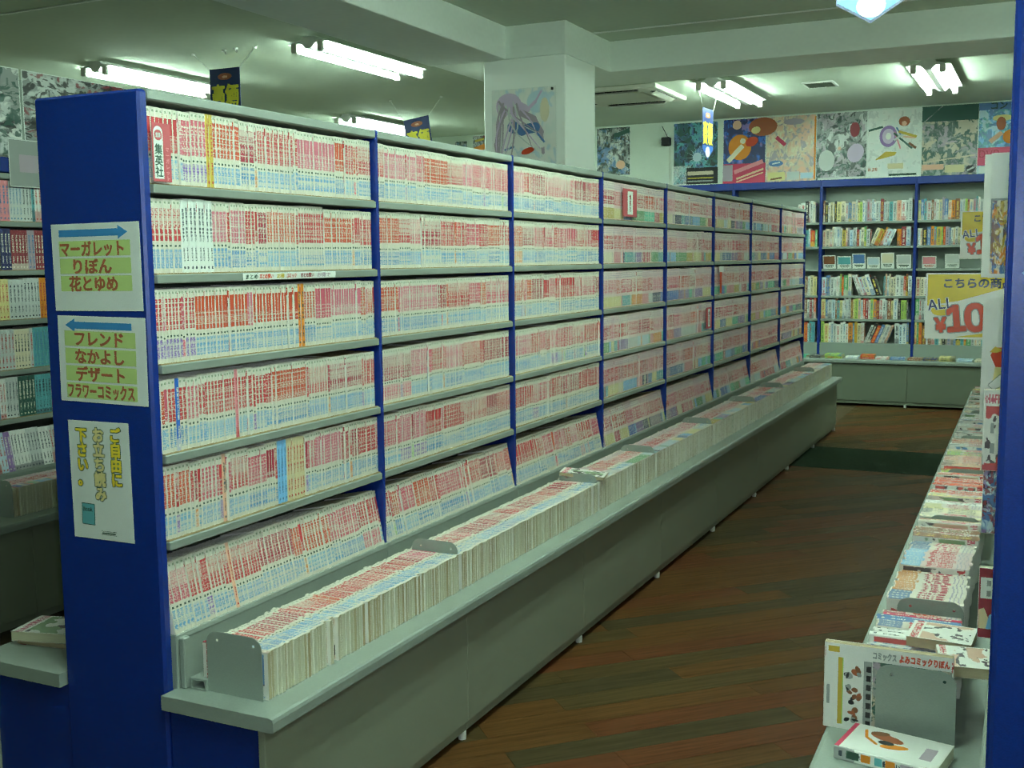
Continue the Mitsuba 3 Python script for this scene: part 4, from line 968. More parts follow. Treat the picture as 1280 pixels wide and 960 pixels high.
# covers shown face out on its third tier, slightly tilted back
FACE = [(-0.20, 0.12, 0.13, 'brown', 'tan booklet with a round picture'), (-0.065, 0.13, 0.12, 'teal', 'grey-green round-topped booklet'), (0.075, 0.12, 0.145, 'steel_blue', 'white book with a deep blue picture'), (0.21, 0.115, 0.11, 'pale_blue', 'pale blue booklet'),
        (0.335, 0.12, 0.15, 'cream', 'cream book with a dark line picture'), (0.475, 0.13, 0.13, 'pale_grey', 'grey booklet beside a blue post'), (0.70, 0.125, 0.115, 'pink', 'white booklet with red print'), (0.90, 0.125, 0.13, 'pale_grey', 'pale grey booklet under a price sign')]
for s, w, h, c, lab in FACE:
    M = M_B @ shift(s, -0.035, BT[2] + 0.003) @ rot([1, 0, 0], -14)
    t = thing('face_out_booklet', f"{lab}, face out on the back wall", 'booklet')
    part(t, 'body', flat_uv(move(cbx(0, w, -0.008, 0, 0, h, 0.0008), M), PAL['white']), 'print')
    part(t, 'picture', flat_uv(move(bx(0.008, w - 0.008, 0, 0.0006, h * 0.35, h - 0.008), M), PAL[c]), 'print', 'printed picture')
    part(t, 'caption', flat_uv(move(join([bx(0.02, w - 0.02, 0, 0.0006, h * 0.20, h * 0.26), bx(0.03, w - 0.03, 0, 0.0006, h * 0.10, h * 0.14)]), M), PAL['ink' if c != 'pink' else 'red']), 'print', 'dark caption bars')
# books lying flat on its counter
FLAT = [(-0.40, 0.115, 'mint', 'bright green'), (-0.25, 0.11, 'black', 'black'), (-0.11, 0.155, 'leaf', 'lime green'), (0.08, 0.12, 'white', 'white'), (0.215, 0.125, 'red', 'red and white'), (0.35, 0.115, 'paper', 'pale grey'), (0.48, 0.13, 'steel_blue', 'slate blue'), (0.63, 0.12, 'brown', 'brown'),
        (0.765, 0.12, 'navy', 'navy blue'), (0.90, 0.13, 'straw', 'yellow-edged'), (1.05, 0.13, 'pale_blue', 'pale blue'), (1.20, 0.13, 'cream', 'cream')]
for s, w, c, word in FLAT:
    for lvl in range(2 if c in ('red', 'straw', 'leaf') else 1):
        d = 0.30 + rb.uniform(-0.02, 0.02)
        M = M_B @ shift(s, d, COUNTER_Z + 0.0006 + lvl * 0.0195) @ rot([0, 0, 1], rb.uniform(-3, 3)) @ frame((w, 0, 0), (0, 0, 1), (0, 1, 0), (-1, 0, 0))
        code = new_code(PAL[c])
        t = thing('flat_book', f"{word} book lying flat on the back wall counter{', on top of another' if lvl else ''}", 'book', 'books lying flat on the back counter')
        cov, pag = book_quads(0.019, w, 0.175, code, 4)
        cov = [(q[0], code, 4 if q[2] == 2 else q[2], ((0.1, 0.12), (0.1, 0.13), (0.11, 0.13), (0.11, 0.12)) if q[2] == 2 and k not in (0, 4) else q[3]) for k, q in enumerate(cov)]
        part(t, 'cover', move(quads(cov), M), 'book')
        part(t, 'page_block', move(quads(pag), M), 'book', 'cream page edges')

# books lying spine up along the counter on the other side of the aisle
R_ENDS = [0.44, 0.915, 1.85, 2.69, 3.55, 4.45, 5.30]
GROUPS = [(0.47, 0.905, ['paper', 'white', 'steel_blue', 'pale_grey', 'crimson', 'white', 'white', 'white']), (0.935, 1.60, ['paper', 'white', 'pale_blue', 'paper', 'white', 'lilac']), (1.60, 1.84, ['cream', 'brown', 'cream', 'white']), (1.87, 2.68, ['cream', 'straw', 'cream', 'mauve', 'red', 'white']),
          (2.71, 3.54, ['red', 'straw', 'leaf', 'mauve', 'peach', 'paper']), (3.57, 4.44, ['pale_blue', 'paper', 'steel_blue', 'pale_grey']), (4.47, 5.29, ['paper', 'cream', 'pale_grey']), (5.32, 5.75, ['cream', 'paper', 'straw'])]
RW = lambda s, d, z: frame((1.6925 - d, s, z), (0, 1, 0), (-1, 0, 0), (0, 0, 1))   # s away from the viewer, d towards the aisle
i = 0
for a, b, cols in GROUPS:
    s = a
    while s < b - 0.03:
        c = rb.choice(cols)
        n = rb.choice([1, 2, 3, 5])
        big = rb.random() < 0.35
        code = new_code(PAL[c])
        for _ in range(n):
            w = rb.uniform(0.012, 0.022)
            if s + w > b:
                break
            dep, h = (0.128, 0.182) if big else (0.112, 0.175)
            M = ROT_R @ frame((1.6925 - 0.258 - rb.uniform(-0.004, 0.006), s, COUNTER_Z + dep + 0.0004), (0, 1, 0), (0, 0, 1), (1, 0, 0))
            i += 1
            t = thing('counter_comic', f"{c.replace('_', ' ')} comic lying spine up on the opposite counter, {ordinal(i)} beyond large bookend", 'book', 'comics lying spine up on the opposite counter')
            if 0.93 < a < 1.0:
                dep, h = 0.112, 0.175
                code = SPECIAL_CODE.setdefault(('row', int(s * 4)), new_code(PAL[['steel_blue', 'orange', 'sky_blue'][int(s * 4) % 3]]))
            cov, pag = book_quads(w, h, dep, code, 3 if 0.93 < a < 1.0 or rb.random() < 0.4 else 4)
            part(t, 'cover', move(quads(cov), M), 'book')
            part(t, 'page_block', move(quads(pag), M), 'book', 'cream page edges')
            s += w + 0.0004
for j, y in enumerate(R_ENDS):
    if j == 0:
        bookend(ROT_R @ frame((1.474, 0.405, COUNTER_Z + 0.0002), (1, 0, 0), (0, 1, 0), (0, 0, 1)), w=0.150, h=0.150, label='large grey bookend in front, holding a magazine upright on the opposite counter')
    else:
        bookend(ROT_R @ frame((1.462, y - 0.004, COUNTER_Z + 0.0002), (1, 0, 0), (0, 1, 0), (0, 0, 1)), w=0.150, h=0.140, label=f"grey steel bookend, {WORDS[j]} on the opposite counter, among the spine-up comics")
# the magazine held upright by the large bookend: its cover faces the viewer
t = thing('upright_magazine', 'white magazine with red title standing upright behind the large bookend, opposite counter', 'magazine')
MM = ROT_R @ frame((1.372, 0.4095, COUNTER_Z + 0.0005), (1, 0, 0), (0, 1, 0), (0, 0, 1))
cov, pag = book_quads(0.020, 0.178, 0.245, new_code(PAL['white']), 4)
MB = MM @ frame((0, 0, 0), (0, 1, 0), (-1, 0, 0), (0, 0, 1))
part(t, 'cover', move(quads(cov), MB), 'book')
part(t, 'page_block', move(quads(pag), MB), 'book', 'cream page edges')
part(t, 'print_field', flat_uv(move(bx(0.003, 0.242, -0.0004, 0.0, 0.003, 0.176), MM), PAL['white']), 'print')
for x0, x1, z0, z1, c in ((0.028, 0.036, 0.01, 0.15, 'gold'), (0.036, 0.038, 0.01, 0.15, 'leaf'), (0.006, 0.012, 0.05, 0.09, 'grey'), (0.008, 0.030, 0.160, 0.172, 'gold'), (0.078, 0.094, 0.004, 0.148, 'grey')):
    part(t, 'print_bar', flat_uv(move(bx(x0, x1, -0.0007, 0.0, z0, z1), MM), PAL[c]), 'print')
for q in range(7):
    part(t, 'print_mark', flat_uv(move(bx(0.083, 0.092, -0.0011, -0.0007, 0.012 + q * 0.019, 0.024 + q * 0.019), MM), PAL['black']), 'print')
part(t, 'picture', (lambda m: (m[0], m[1], np.array([[PC['mosaic'] + 0.05, 0.1], [PC['mosaic'] + 0.9, 0.1], [PC['mosaic'] + 0.9, 0.9], [PC['mosaic'] + 0.05, 0.9]])))(move((np.array([[0.095, -0.0008, 0.01], [0.243, -0.0008, 0.01], [0.243, -0.0008, 0.150], [0.095, -0.0008, 0.150]]), np.array([[0, 1, 2], [0, 2, 3]])), MM)), 'poster_paper', 'dark coloured picture')
rq = random.Random(3)
blobs = [affinity.rotate(affinity.scale(Point(rq.uniform(0.045, 0.07), rq.uniform(0.02, 0.13)).buffer(1, 5), rq.uniform(0.002, 0.007), rq.uniform(0.002, 0.009)), rq.uniform(0, 90)) for _ in range(26)]
for k2, g in enumerate(blobs):
    part(t, 'print_spot', flat_uv(move(ex(g, 0.0003), MM @ frame((0, -0.0002 - 0.00005 * k2, 0), (1, 0, 0), (0, 0, 1), (0, -1, 0))), PAL[('brown', 'black', 'rust', 'grey')[k2 % 4]]), 'print')
loose('top_comic', 'white comic lying on top of the spine-up comics behind the magazine', ROT_R @ shift(1.650, 0.700, COUNTER_Z + 0.1302) @ rot([0, 0, 1], -4) @ frame((0, 0, 0), (0, 0, 1), (0, 1, 0), (-1, 0, 0)), 0.022, 0.130, 0.120, new_code(PAL['white']), 4)
loose('top_comic', 'pale blue book lying flat beside the upright magazine, its page edge to the viewer', ROT_R @ shift(1.678, 0.575, COUNTER_Z + 0.1305) @ rot([0, 0, 1], 8) @ frame((0, 0, 0), (0, 0, 1), (0, 1, 0), (-1, 0, 0)), 0.022, 0.105, 0.125, new_code(PAL['sky_blue']), 4)

# ------------------------------------------------------------------ lettering (outlines of characters on an 80-unit em square)
def glyph_shape(ch):
    adv, data = GLYPHS[ch]
    polys = []
    for g in data:
        rings = [[(r[i] / 80 - 0.05, r[i + 1] / 80 - 0.05) for i in range(0, len(r), 2)] for r in g]
        polys.append(Polygon(rings[0], rings[1:]).buffer(0))
    return adv, unary_union(polys)


def text_shape(text, size, bold=0.0, width=None, vertical=False, gap=0.0):
    """Lettering as one polygon; across from (0, 0), or downward from (0, 0) if vertical.  width: squeezed or stretched to it."""
    out, at = [], 0.0
    for ch in text:
        adv, g = glyph_shape(ch)
        if bold:
            g = g.buffer(bold, 3)
        out.append(affinity.translate(g, 0 if not vertical else (1 - adv) / 2, 0) if vertical and not at else affinity.translate(g, 0 if vertical else at, -at if vertical else 0))
        at += (1.0 if vertical else adv) + gap
    u = unary_union(out)
    u = affinity.scale(u, size, size, origin=(0, 0))
    if width:
        x0, _, x1, _ = u.bounds
        u = affinity.scale(affinity.translate(u, -x0, 0), width / (x1 - x0), 1, origin=(0, 0))
    return u


def on_sheet(parent, name, shape, M, level, colour, mat='print', label=None):
    """A printed patch of a flat sheet: SHAPE in the sheet's plane, a hair above it."""
    return part(parent, name, flat_uv(move(ex(shape, 0.0003), M @ shift(0, 0, 0.0003 * level)), PAL[colour]), mat, label)


def sheet(parent, w, h, M, colour='paper', mat='print', name='paper', bend=0.0, thick=0.0008):
    """The paper itself, optionally bowed outwards along its lower edge."""
    return part(parent, name, flat_uv(move(cbx(0, w, 0, h, -thick, 0, 0.0002), M), PAL[colour]), mat)


def middle(shape, x, y):
    a, b, c, d = shape.bounds
    return affinity.translate(shape, x - (a + c) / 2, y - (b + d) / 2)


def arrow(x0, x1, y, t, head):
    d = 1 if x1 > x0 else -1
    xb = x1 - d * head
    return Polygon([(x0, y - t), (xb, y - t), (xb, y - t * 1.9), (x1, y), (xb, y + t * 1.9), (xb, y + t), (x0, y + t)])


# three papers on the blue end panel; their plane faces the viewer
PANEL_Y = -0.0210
face = lambda x, z, deg=0.0: frame((x, PANEL_Y, z), (1, 0, 0), (0, 0, 1), (0, -1, 0)) @ rot([0, 0, 1], deg)
M = face(-0.2735, 1.286, 0.4)
t = thing('paper_sign', 'white paper with a blue arrow and three lime bands, uppermost on the blue panel', 'sign')
sheet(t, 0.262, 0.193, M)
on_sheet(t, 'arrow', arrow(0.024, 0.228, 0.172, 0.0078, 0.028), M, 1, 'arrow', label='blue arrow pointing right')
for i, (txt, w) in enumerate([('マーガレット', 0.190), ('りぼん', 0.115), ('花とゆめ', 0.145)]):
    y = 0.121 - 0.0385 * i
    q = on_sheet(t, 'lime_band', sbox(0.022, y, 0.234, y + 0.034), M, 1, 'lime', label='lime green band')
    on_sheet(q, 'lettering', middle(text_shape(txt, 0.035, 0.036, w), 0.120, y + 0.0165), M, 2, 'rust')
M = face(-0.272, 1.082, -0.6)
t = thing('paper_sign', 'white paper with a blue arrow and four lime bands of lettering, middle one of three', 'sign')
sheet(t, 0.262, 0.194, M)
on_sheet(t, 'arrow', arrow(0.222, 0.024, 0.173, 0.0078, 0.028), M, 1, 'arrow', label='blue arrow pointing left')
for i, (txt, w) in enumerate([('フレンド', 0.146), ('なかよし', 0.146), ('デザート', 0.146), ('フラワーコミックス', 0.200)]):
    y = 0.126 - 0.0392 * i
    q = on_sheet(t, 'lime_band', sbox(0.020, y, 0.232, y + 0.0345), M, 1, 'lime', label='lime green band')
    on_sheet(q, 'lettering', middle(text_shape(txt, 0.035, 0.036, w), 0.124, y + 0.0168), M, 2, 'rust')
M = face(-0.2535, 0.766, 0.4)
t = thing('paper_sign', 'tall white notice with yellow characters and a drawn book, lowest on the blue panel', 'sign')
sheet(t, 0.183, 0.272, M)
for k2, (txt, x, y, n) in enumerate([('ご自由に', 0.124, 0.226, 4), ('お立ち読み', 0.073, 0.224, 5), ('下さい。', 0.022, 0.222, 4)]):
    g = affinity.translate(text_shape(txt, 0.0345, 0.045, vertical=True, gap=-0.02), x, y)
    q = on_sheet(t, 'outline', g.buffer(0.0018, 3), M, 1, 'ink', label='dark outline of the lettering')
    on_sheet(q, 'lettering', g, M, 2, 'yellow' if k2 != 1 else 'straw')
b0 = affinity.rotate(sbox(0.030, 0.034, 0.066, 0.080).buffer(0.002), -2)
q = on_sheet(t, 'drawn_book', b0, M, 1, 'ink', label='drawn teal book with a dark edge')
on_sheet(q, 'cover', b0.buffer(-0.0016), M, 2, 'teal', label='drawn teal book')
on_sheet(q, 'lettering', middle(text_shape('Book', 0.0125, 0.02), 0.047, 0.068), M, 3, 'ink')
on_sheet(t, 'footer', sbox(0.085, 0.020, 0.132, 0.021).union(sbox(0.085, 0.012, 0.132, 0.0128)).union(sbox(0.087, 0.0145, 0.128, 0.0175)), M, 1, 'ink')

# divider cards and tags among the comics (their plane is the shelf front)
front = lambda s, z, d=0.0065: frame((d, s, z), (0, 1, 0), (0, 0, 1), (1, 0, 0))
M = front(0.0085, 1.5665)
t = thing('divider_card', 'red publisher divider card with a white oblong and dark characters, beside the blue end panel', 'divider card')
sheet(t, 0.056, 0.125, M, 'card_red')
ob = sbox(0.004, 0.006, 0.032, 0.104).union(Point(0.018, 0.104).buffer(0.014))
q = on_sheet(t, 'oblong', ob, M, 1, 'paper')
on_sheet(q, 'emblem', Point(0.018, 0.099).buffer(0.0115), M, 2, 'card_red', label='round red emblem')
on_sheet(q, 'emblem_book', sbox(0.011, 0.094, 0.0172, 0.104).union(sbox(0.0188, 0.094, 0.025, 0.104)), M, 3, 'pale_grey', label='pale open book in the emblem')
on_sheet(q, 'lettering', affinity.translate(text_shape('集英社', 0.024, 0.02, vertical=True), 0.006, 0.057), M, 2, 'ink')
on_sheet(t, 'lettering', affinity.translate(text_shape('マーガレット', 0.0115, 0.03, vertical=True, gap=0.08), 0.0385, 0.064), M, 2, 'pink')
for s, z, w, h, lab in ((2.945, 1.580, 0.19, 0.125, 'wide red divider card with a pale column of characters, top tier of the fourth bay'), (4.33, 0.985, 0.115, 0.12, 'narrow red divider card with pale characters, on the fourth tier beyond the fifth blue upright')):
    M = front(s, z)
    t = thing('divider_card', lab, 'divider card')
    sheet(t, w, h, M, 'card_red')
    on_sheet(t, 'oblong', sbox(w * 0.33, 0.010, w * 0.70, h - 0.010), M, 1, 'paper')
    on_sheet(t, 'lettering', middle(text_shape('集英社', 0.026, 0.02, vertical=True), w * 0.515, h / 2), M, 2, 'maroon')
M = front(4.60, 1.178)
t = thing('divider_card', 'small white tag with a red stem standing among the comics of the third tier', 'divider card')
sheet(t, 0.10, 0.035, M @ shift(0, 0.125, 0), 'white')
part(t, 'stem', flat_uv(move(bx(0.02, 0.06, 0, 0.125, -0.0008, 0), M), PAL['red']), 'print', 'red stem')
M = front(0.295, 1.3475, 0.0042)
t = thing('shelf_label', 'white strip label with red and dark characters on the edge of the second shelf board', 'label')
sheet(t, 0.385, 0.0165, M)
for x, w, c, txt in ((0.010, 0.045, 'ink', 'まとめ'), (0.062, 0.052, 'red', 'まとめ買い'), (0.130, 0.030, 'gold', 'お得'), (0.170, 0.040, 'red', 'コミック'), (0.230, 0.055, 'maroon', 'まとめ買い'), (0.300, 0.060, 'mauve', 'お得で')):
    on_sheet(t, 'lettering', middle(text_shape(txt, 0.0125, 0.03, w), x + w / 2, 0.0085), M, 1, c)

# the red title of the upright magazine behind the large bookend
MT = MM @ frame((0, -0.0010, 0), (1, 0, 0), (0, 0, 1), (0, -1, 0))
for txt, x0, w, c in (('コミックス', 0.095, 0.045, 'grey'), ('よみコミックりぼん', 0.145, 0.094, 'red')):
    for j, (ch) in enumerate([txt]):
        on_sheet('upright_magazine', 'lettering', affinity.translate(text_shape(txt, 0.0165, 0.05, w), x0, 0.155), MT, 0, c)

# price signs that stick out from the opposite shelf
def price_sign(x, y, z, label):
    t = thing('price_sign', label, 'sign')
    M = ROT_R @ frame((x, y, z), (1, 0, 0), (0, 0, 1), (0, -1, 0))
    W, H = 0.262, 0.212
    sheet(t, W, H, M, 'white', 'gloss_print', thick=0.0015)
    on_sheet(t, 'yellow_field', Polygon([(0.006, H - 0.004), (W - 0.004, H - 0.004), (W - 0.004, 0.175), (0.215, 0.158), (0.10, 0.123), (0.006, 0.107)]), M, 1, 'price_yellow', 'gloss_print')
    on_sheet(t, 'yellow_field', Polygon([(0.09, 0.006), (0.17, 0.019), (W - 0.004, 0.030), (W - 0.004, 0.012), (0.20, 0.008)]), M, 1, 'price_yellow', 'gloss_print')
    on_sheet(t, 'lettering', affinity.translate(text_shape('こちらの商品', 0.034, 0.03, 0.205), 0.055, 0.163), M, 2, 'navy', 'gloss_print')
    e = affinity.scale(Point(0.048, 0.092).buffer(1, 8), 0.030, 0.017)
    on_sheet(t, 'oval', e, M, 2, 'price_yellow', 'gloss_print')
    g = affinity.rotate(text_shape('ALL', 0.044, 0.012), 8, origin=(0, 0))
    g = middle(g, 0.048, 0.112)
    on_sheet(t, 'lettering_edge', g.buffer(0.0022), M, 3, 'white', 'gloss_print')
    on_sheet(t, 'lettering', g, M, 4, 'navy', 'gloss_print')
    for txt, size, cx, cy in (('¥', 0.062, 0.046, 0.046), ('1', 0.108, 0.096, 0.066), ('0', 0.112, 0.152, 0.070), ('5', 0.112, 0.222, 0.074)):
        g = middle(affinity.rotate(text_shape(txt, size, 0.045), 6, origin=(0, 0)), cx, cy)
        q = on_sheet(t, 'figure_edge', g.buffer(0.0028), M, 3, 'grey', 'gloss_print')
        on_sheet(q, 'figure', g, M, 4, 'red', 'gloss_print', label='red figure')
    part(t, 'clip', move(cbx(W - 0.014, W - 0.001, H * 0.5 - 0.02, H * 0.5 + 0.02, -0.004, 0.003, 0.001), M), 'grey_steel')
    return t


price_sign(1.418, 2.00, 1.121, 'large-looking yellow and white price sign with red figures, by the opposite shelf')
price_sign(1.434, 3.55, 1.372, 'small-looking yellow and white price sign further back and higher than the large one')

# cards and book covers that stick out of the opposite shelf just beyond its blue panel
UVR = lambda code: np.array([[code + 0.03, 0.03], [code + 0.97, 0.03], [code + 0.97, 0.97], [code + 0.03, 0.97]])


def picture(parent, x0, x1, y0, y1, M, level, kind, label=None, mat='poster_paper', name='picture'):
    z = 0.0003 * level
    v = np.array([[x0, y0, z], [x1, y0, z], [x1, y1, z], [x0, y1, z]])
    m = move((v, np.array([[0, 1, 2], [0, 2, 3]])), M)
    return part(parent, name, (m[0], m[1], UVR(PC[kind])), mat, label)


RC = lambda x, y, z: ROT_R @ frame((x, y, z), (1, 0, 0), (0, 0, 1), (0, -1, 0))
t = thing('display_card', 'tall white card with a framed orange and blue picture, highest by the opposite blue panel', 'card')
M = RC(1.629, 1.10, 1.335)
sheet(t, 0.080, 0.298, M, 'white', thick=0.004)
picture(t, 0.004, 0.078, 0.01, 0.185, M @ shift(0, 0, 0), 1, 'cover', 'orange, blue and yellow picture')
on_sheet(t, 'frame', sbox(0.002, 0.185, 0.078, 0.190).union(sbox(0.002, 0.10, 0.005, 0.19)), M, 2, 'grey')
on_sheet(t, 'mark', sbox(0.040, 0.260, 0.046, 0.282).union(sbox(0.050, 0.260, 0.062, 0.282)).union(sbox(0.038, 0.215, 0.066, 0.238)), M, 1, 'grey')
part(t, 'clip', move(cbx(0.060, 0.085, 0.150, 0.180, -0.012, -0.003, 0.001), M), 'grey_steel')
t = thing('display_card', 'narrow blank white strip standing just behind the framed-picture card', 'card')
M = RC(1.612, 1.16, 1.335)
sheet(t, 0.085, 0.300, M, 'white', thick=0.003)
part(t, 'clip', move(cbx(0.060, 0.085, 0.150, 0.180, -0.012, -0.002, 0.001), M), 'grey_steel')
t = thing('display_card', 'white card with a red and yellow flame shape, beside the large price sign', 'card')
M = RC(1.622, 1.12, 0.985)
sheet(t, 0.078, 0.302, M, 'white', thick=0.004)
on_sheet(t, 'flame', Polygon([(0.022, 0.012), (0.076, 0.012), (0.076, 0.150), (0.034, 0.150), (0.022, 0.06)]), M, 1, 'straw')
on_sheet(t, 'flame', Polygon([(0.020, 0.160), (0.030, 0.180), (0.076, 0.178), (0.076, 0.130), (0.032, 0.132)]), M, 2, 'red')
on_sheet(t, 'flame', Polygon([(0.018, 0.168), (0.030, 0.182), (0.050, 0.174), (0.034, 0.166)]), M, 3, 'gold')
g = Polygon([(0.020, 0.086), (0.030, 0.078), (0.048, 0.088), (0.076, 0.120), (0.076, 0.132), (0.044, 0.110)]).buffer(0.002)
on_sheet(t, 'swoosh', g.buffer(0.0012), M, 3, 'ink')
on_sheet(t, 'swoosh', g, M, 4, 'white')
on_sheet(t, 'scribble', LineString([(0.020, 0.020), (0.034, 0.044), (0.050, 0.030), (0.040, 0.020), (0.060, 0.016), (0.070, 0.048)]).buffer(0.0012), M, 3, 'rust')
on_sheet(t, 'mark', sbox(0.062, 0.225, 0.072, 0.245).union(sbox(0.060, 0.265, 0.070, 0.285)), M, 1, 'grey')
part(t, 'clip', move(cbx(0.056, 0.082, 0.150, 0.180, -0.012, -0.003, 0.001), M), 'grey_steel')
for x, y, z, w, h, kind, lab, mats in ((1.650, 0.62, 0.592, 0.105, 0.150, 'noir', 'red comic with a white panel on its cover, low on the opposite shelf', 1), (1.645, 0.80, 0.7735, 0.105, 0.158, 'rainy', 'dark blue and black comic cover on the opposite shelf', 0), (1.650, 0.50, 0.9695, 0.10, 0.160, 'ink', 'white booklet with dark marks just above the dark comic cover', 2)):
    M = RC(x, y, z)
    t = thing('standing_comic', lab, 'comic')
    cov, pag = book_quads(0.016, h, w, new_code(PAL['white']), 4)
    MB2 = M @ frame((0, 0, -0.0005), (0, 0, -1), (-1, 0, 0), (0, 1, 0))
    part(t, 'cover', move(quads(cov), MB2), 'book')
    part(t, 'page_block', move(quads(pag), MB2), 'book')
    if mats == 0:
        picture(t, 0.001, w - 0.001, 0.001, h - 0.001, M, 1, kind)
    elif mats == 1:
        on_sheet(t, 'red_field', sbox(0.001, 0.001, w - 0.001, h - 0.001), M, 1, 'maroon')
        on_sheet(t, 'white_panel', sbox(0.004, 0.085, w - 0.004, 0.130), M, 2, 'paper')
        on_sheet(t, 'mark', sbox(0.016, 0.112, 0.024, 0.124).union(sbox(0.016, 0.090, 0.024, 0.102)), M, 3, 'grey')
        on_sheet(t, 'patch', Polygon([(0.002, 0.02), (0.030, 0.02), (0.012, 0.065), (0.002, 0.06)]), M, 2, 'sand')
        on_sheet(t, 'patch', Polygon([(0.016, 0.02), (0.034, 0.02), (0.034, 0.06), (0.022, 0.05)]), M, 3, 'sky_blue')
    else:
        on_sheet(t, 'red_field', sbox(0.001, 0.001, w - 0.001, 0.012), M, 1, 'card_red')
        on_sheet(t, 'mark', sbox(0.014, 0.075, 0.020, 0.095).union(sbox(0.014, 0.035, 0.022, 0.055)), M, 1, 'grey')
t = thing('panel_sticker', 'small dark diamond sticker with a white foot on the opposite blue panel', 'sticker')
M = ROT_R @ frame((1.7105, -0.0308, 1.355), (1, 0, 0), (0, 0, 1), (0, -1, 0))
on_sheet(t, 'diamond', Polygon([(0, 0.009), (0.014, 0.020), (0.028, 0.009), (0.014, 0)]), M, 1, 'steel_blue')
on_sheet(t, 'foot', Polygon([(0.003, 0.0055), (0.014, -0.004), (0.025, 0.0055), (0.014, 0.001)]), M, 2, 'white')

# ------------------------------------------------------------------ posters
def poster(label, kind, w, h, M, extras=(), thick=0.0012):
    t = thing('poster', label, 'poster')
    part(t, 'sheet', flat_uv(move(cbx(0, w, 0, h, -thick, 0, 0.0003), M), PAL['paper']), 'print')
    picture(t, 0.004, w - 0.004, 0.004, h - 0.004, M, 1, kind, name='artwork')
    for i, (shape, colour) in enumerate(extras):
        on_sheet(t, 'print', shape, M, 2 + i, colour, 'print')
    return t


WB = lambda x, z: frame((x, YN - 0.0015, z), (1, 0, 0), (0, 0, 1), (0, -1, 0))
ell = lambda x, y, a, b, deg=0: affinity.rotate(affinity.scale(Point(x, y).buffer(1, 12), a, b), deg)
bar = lambda x0, y0, x1, y1, r: LineString([(x0, y0), (x1, y1)]).buffer(r, cap_style=2)
PZ, PH = 2.118, 0.640
poster('dark green and white poster on the back wall just beyond the pillar', 'forest', 0.375, 0.50, WB(-2.597, 2.255), [(ell(0.27, 0.11, 0.05, 0.045), 'peach'), (bar(0.20, 0.41, 0.37, 0.46, 0.022), 'dark_green')])
poster('dark teal poster with a pale burst of light and text lines at its foot', 'burst', 0.465, 0.62, WB(-1.752, 2.133), [(sbox(0.14, 0.0, 0.465, 0.165), 'black'), (sbox(0.15, 0.090, 0.42, 0.128), 'beige'), (sbox(0.15, 0.055, 0.42, 0.066), 'gold'), (sbox(0.15, 0.022, 0.42, 0.036), 'grey'),
    (unary_union([Polygon([(0.25, 0.27), (0.25 + 0.13 * math.cos(a), 0.27 + 0.13 * math.sin(a)), (0.25 + 0.03 * math.cos(a + 0.2), 0.27 + 0.03 * math.sin(a + 0.2))]) for a in np.arange(0, 6.2, 0.45)] + [Point(0.25, 0.27).buffer(0.045)]), 'pale_blue')])
poster('navy and red poster with a big orange disc and slanting white lines', 'circus', 0.43, PH, WB(-1.235, PZ), [(sbox(0, 0, 0.43, 0.20), 'crimson'), (sbox(0.0, 0.03, 0.10, 0.19), 'mauve'), (ell(0.17, 0.36, 0.115, 0.125), 'orange'), (ell(0.40, 0.55, 0.14, 0.09), 'rust'), (ell(0.14, 0.58, 0.045, 0.045), 'peach'),
    (bar(0.05, 0.225, 0.20, 0.375, 0.024), 'cream'), (ell(0.29, 0.41, 0.065, 0.045, 20), 'red'), (ell(0.33, 0.52, 0.045, 0.035, 10), 'straw'), (ell(0.20, 0.42, 0.028, 0.028), 'cream'), (bar(0.14, 0.05, 0.41, 0.14, 0.010).union(bar(0.14, 0.02, 0.41, 0.105, 0.007)), 'peach'), (middle(bar(0.12, 0.10, 0.41, 0.20, 0.02), 0.26, 0.165), 'pink')])
poster('pale peach and grey poster with a small blue oval, busy with soft shapes', 'pastel', 0.485, PH, WB(-0.803, PZ), [(ell(0.10, 0.185, 0.07, 0.03), 'steel_blue'), (bar(0.06, 0.18, 0.14, 0.195, 0.006), 'white'), (sbox(0.02, 0.02, 0.19, 0.10), 'straw'), (sbox(0.21, 0.02, 0.33, 0.10), 'pale_grey'), (sbox(0.34, 0.03, 0.46, 0.085), 'pale_blue'), (bar(0.05, 0.03, 0.16, 0.045, 0.008), 'brown'),
    (sbox(0.468, 0.02, 0.484, 0.62), 'orange'), (bar(0.10, 0.44, 0.19, 0.36, 0.018), 'crimson'), (ell(0.27, 0.58, 0.10, 0.03), 'mauve')])
poster('dark poster of grey-white and green shapes between the peach one and the white one', 'winter', 0.475, PH, WB(-0.316, PZ), [(ell(0.10, 0.19, 0.075, 0.10), 'pale_grey'), (ell(0.37, 0.25, 0.075, 0.09, -20), 'lilac'), (ell(0.36, 0.47, 0.045, 0.07), 'maroon'), (ell(0.22, 0.30, 0.016, 0.016), 'peach'), (sbox(0.02, 0.005, 0.45, 0.028), 'pale_grey')])
rp = random.Random(8)
spray = [(affinity.rotate(bar(0.28 + rp.uniform(-0.06, 0.15), 0.34 + rp.uniform(-0.14, 0.14), 0.33 + rp.uniform(-0.06, 0.12), 0.34 + rp.uniform(-0.14, 0.14), rp.uniform(0.006, 0.016)), rp.uniform(0, 40)), c) for c in ('steel_blue', 'brown', 'pink', 'dark_green', 'pale_grey', 'peach', 'gold')]
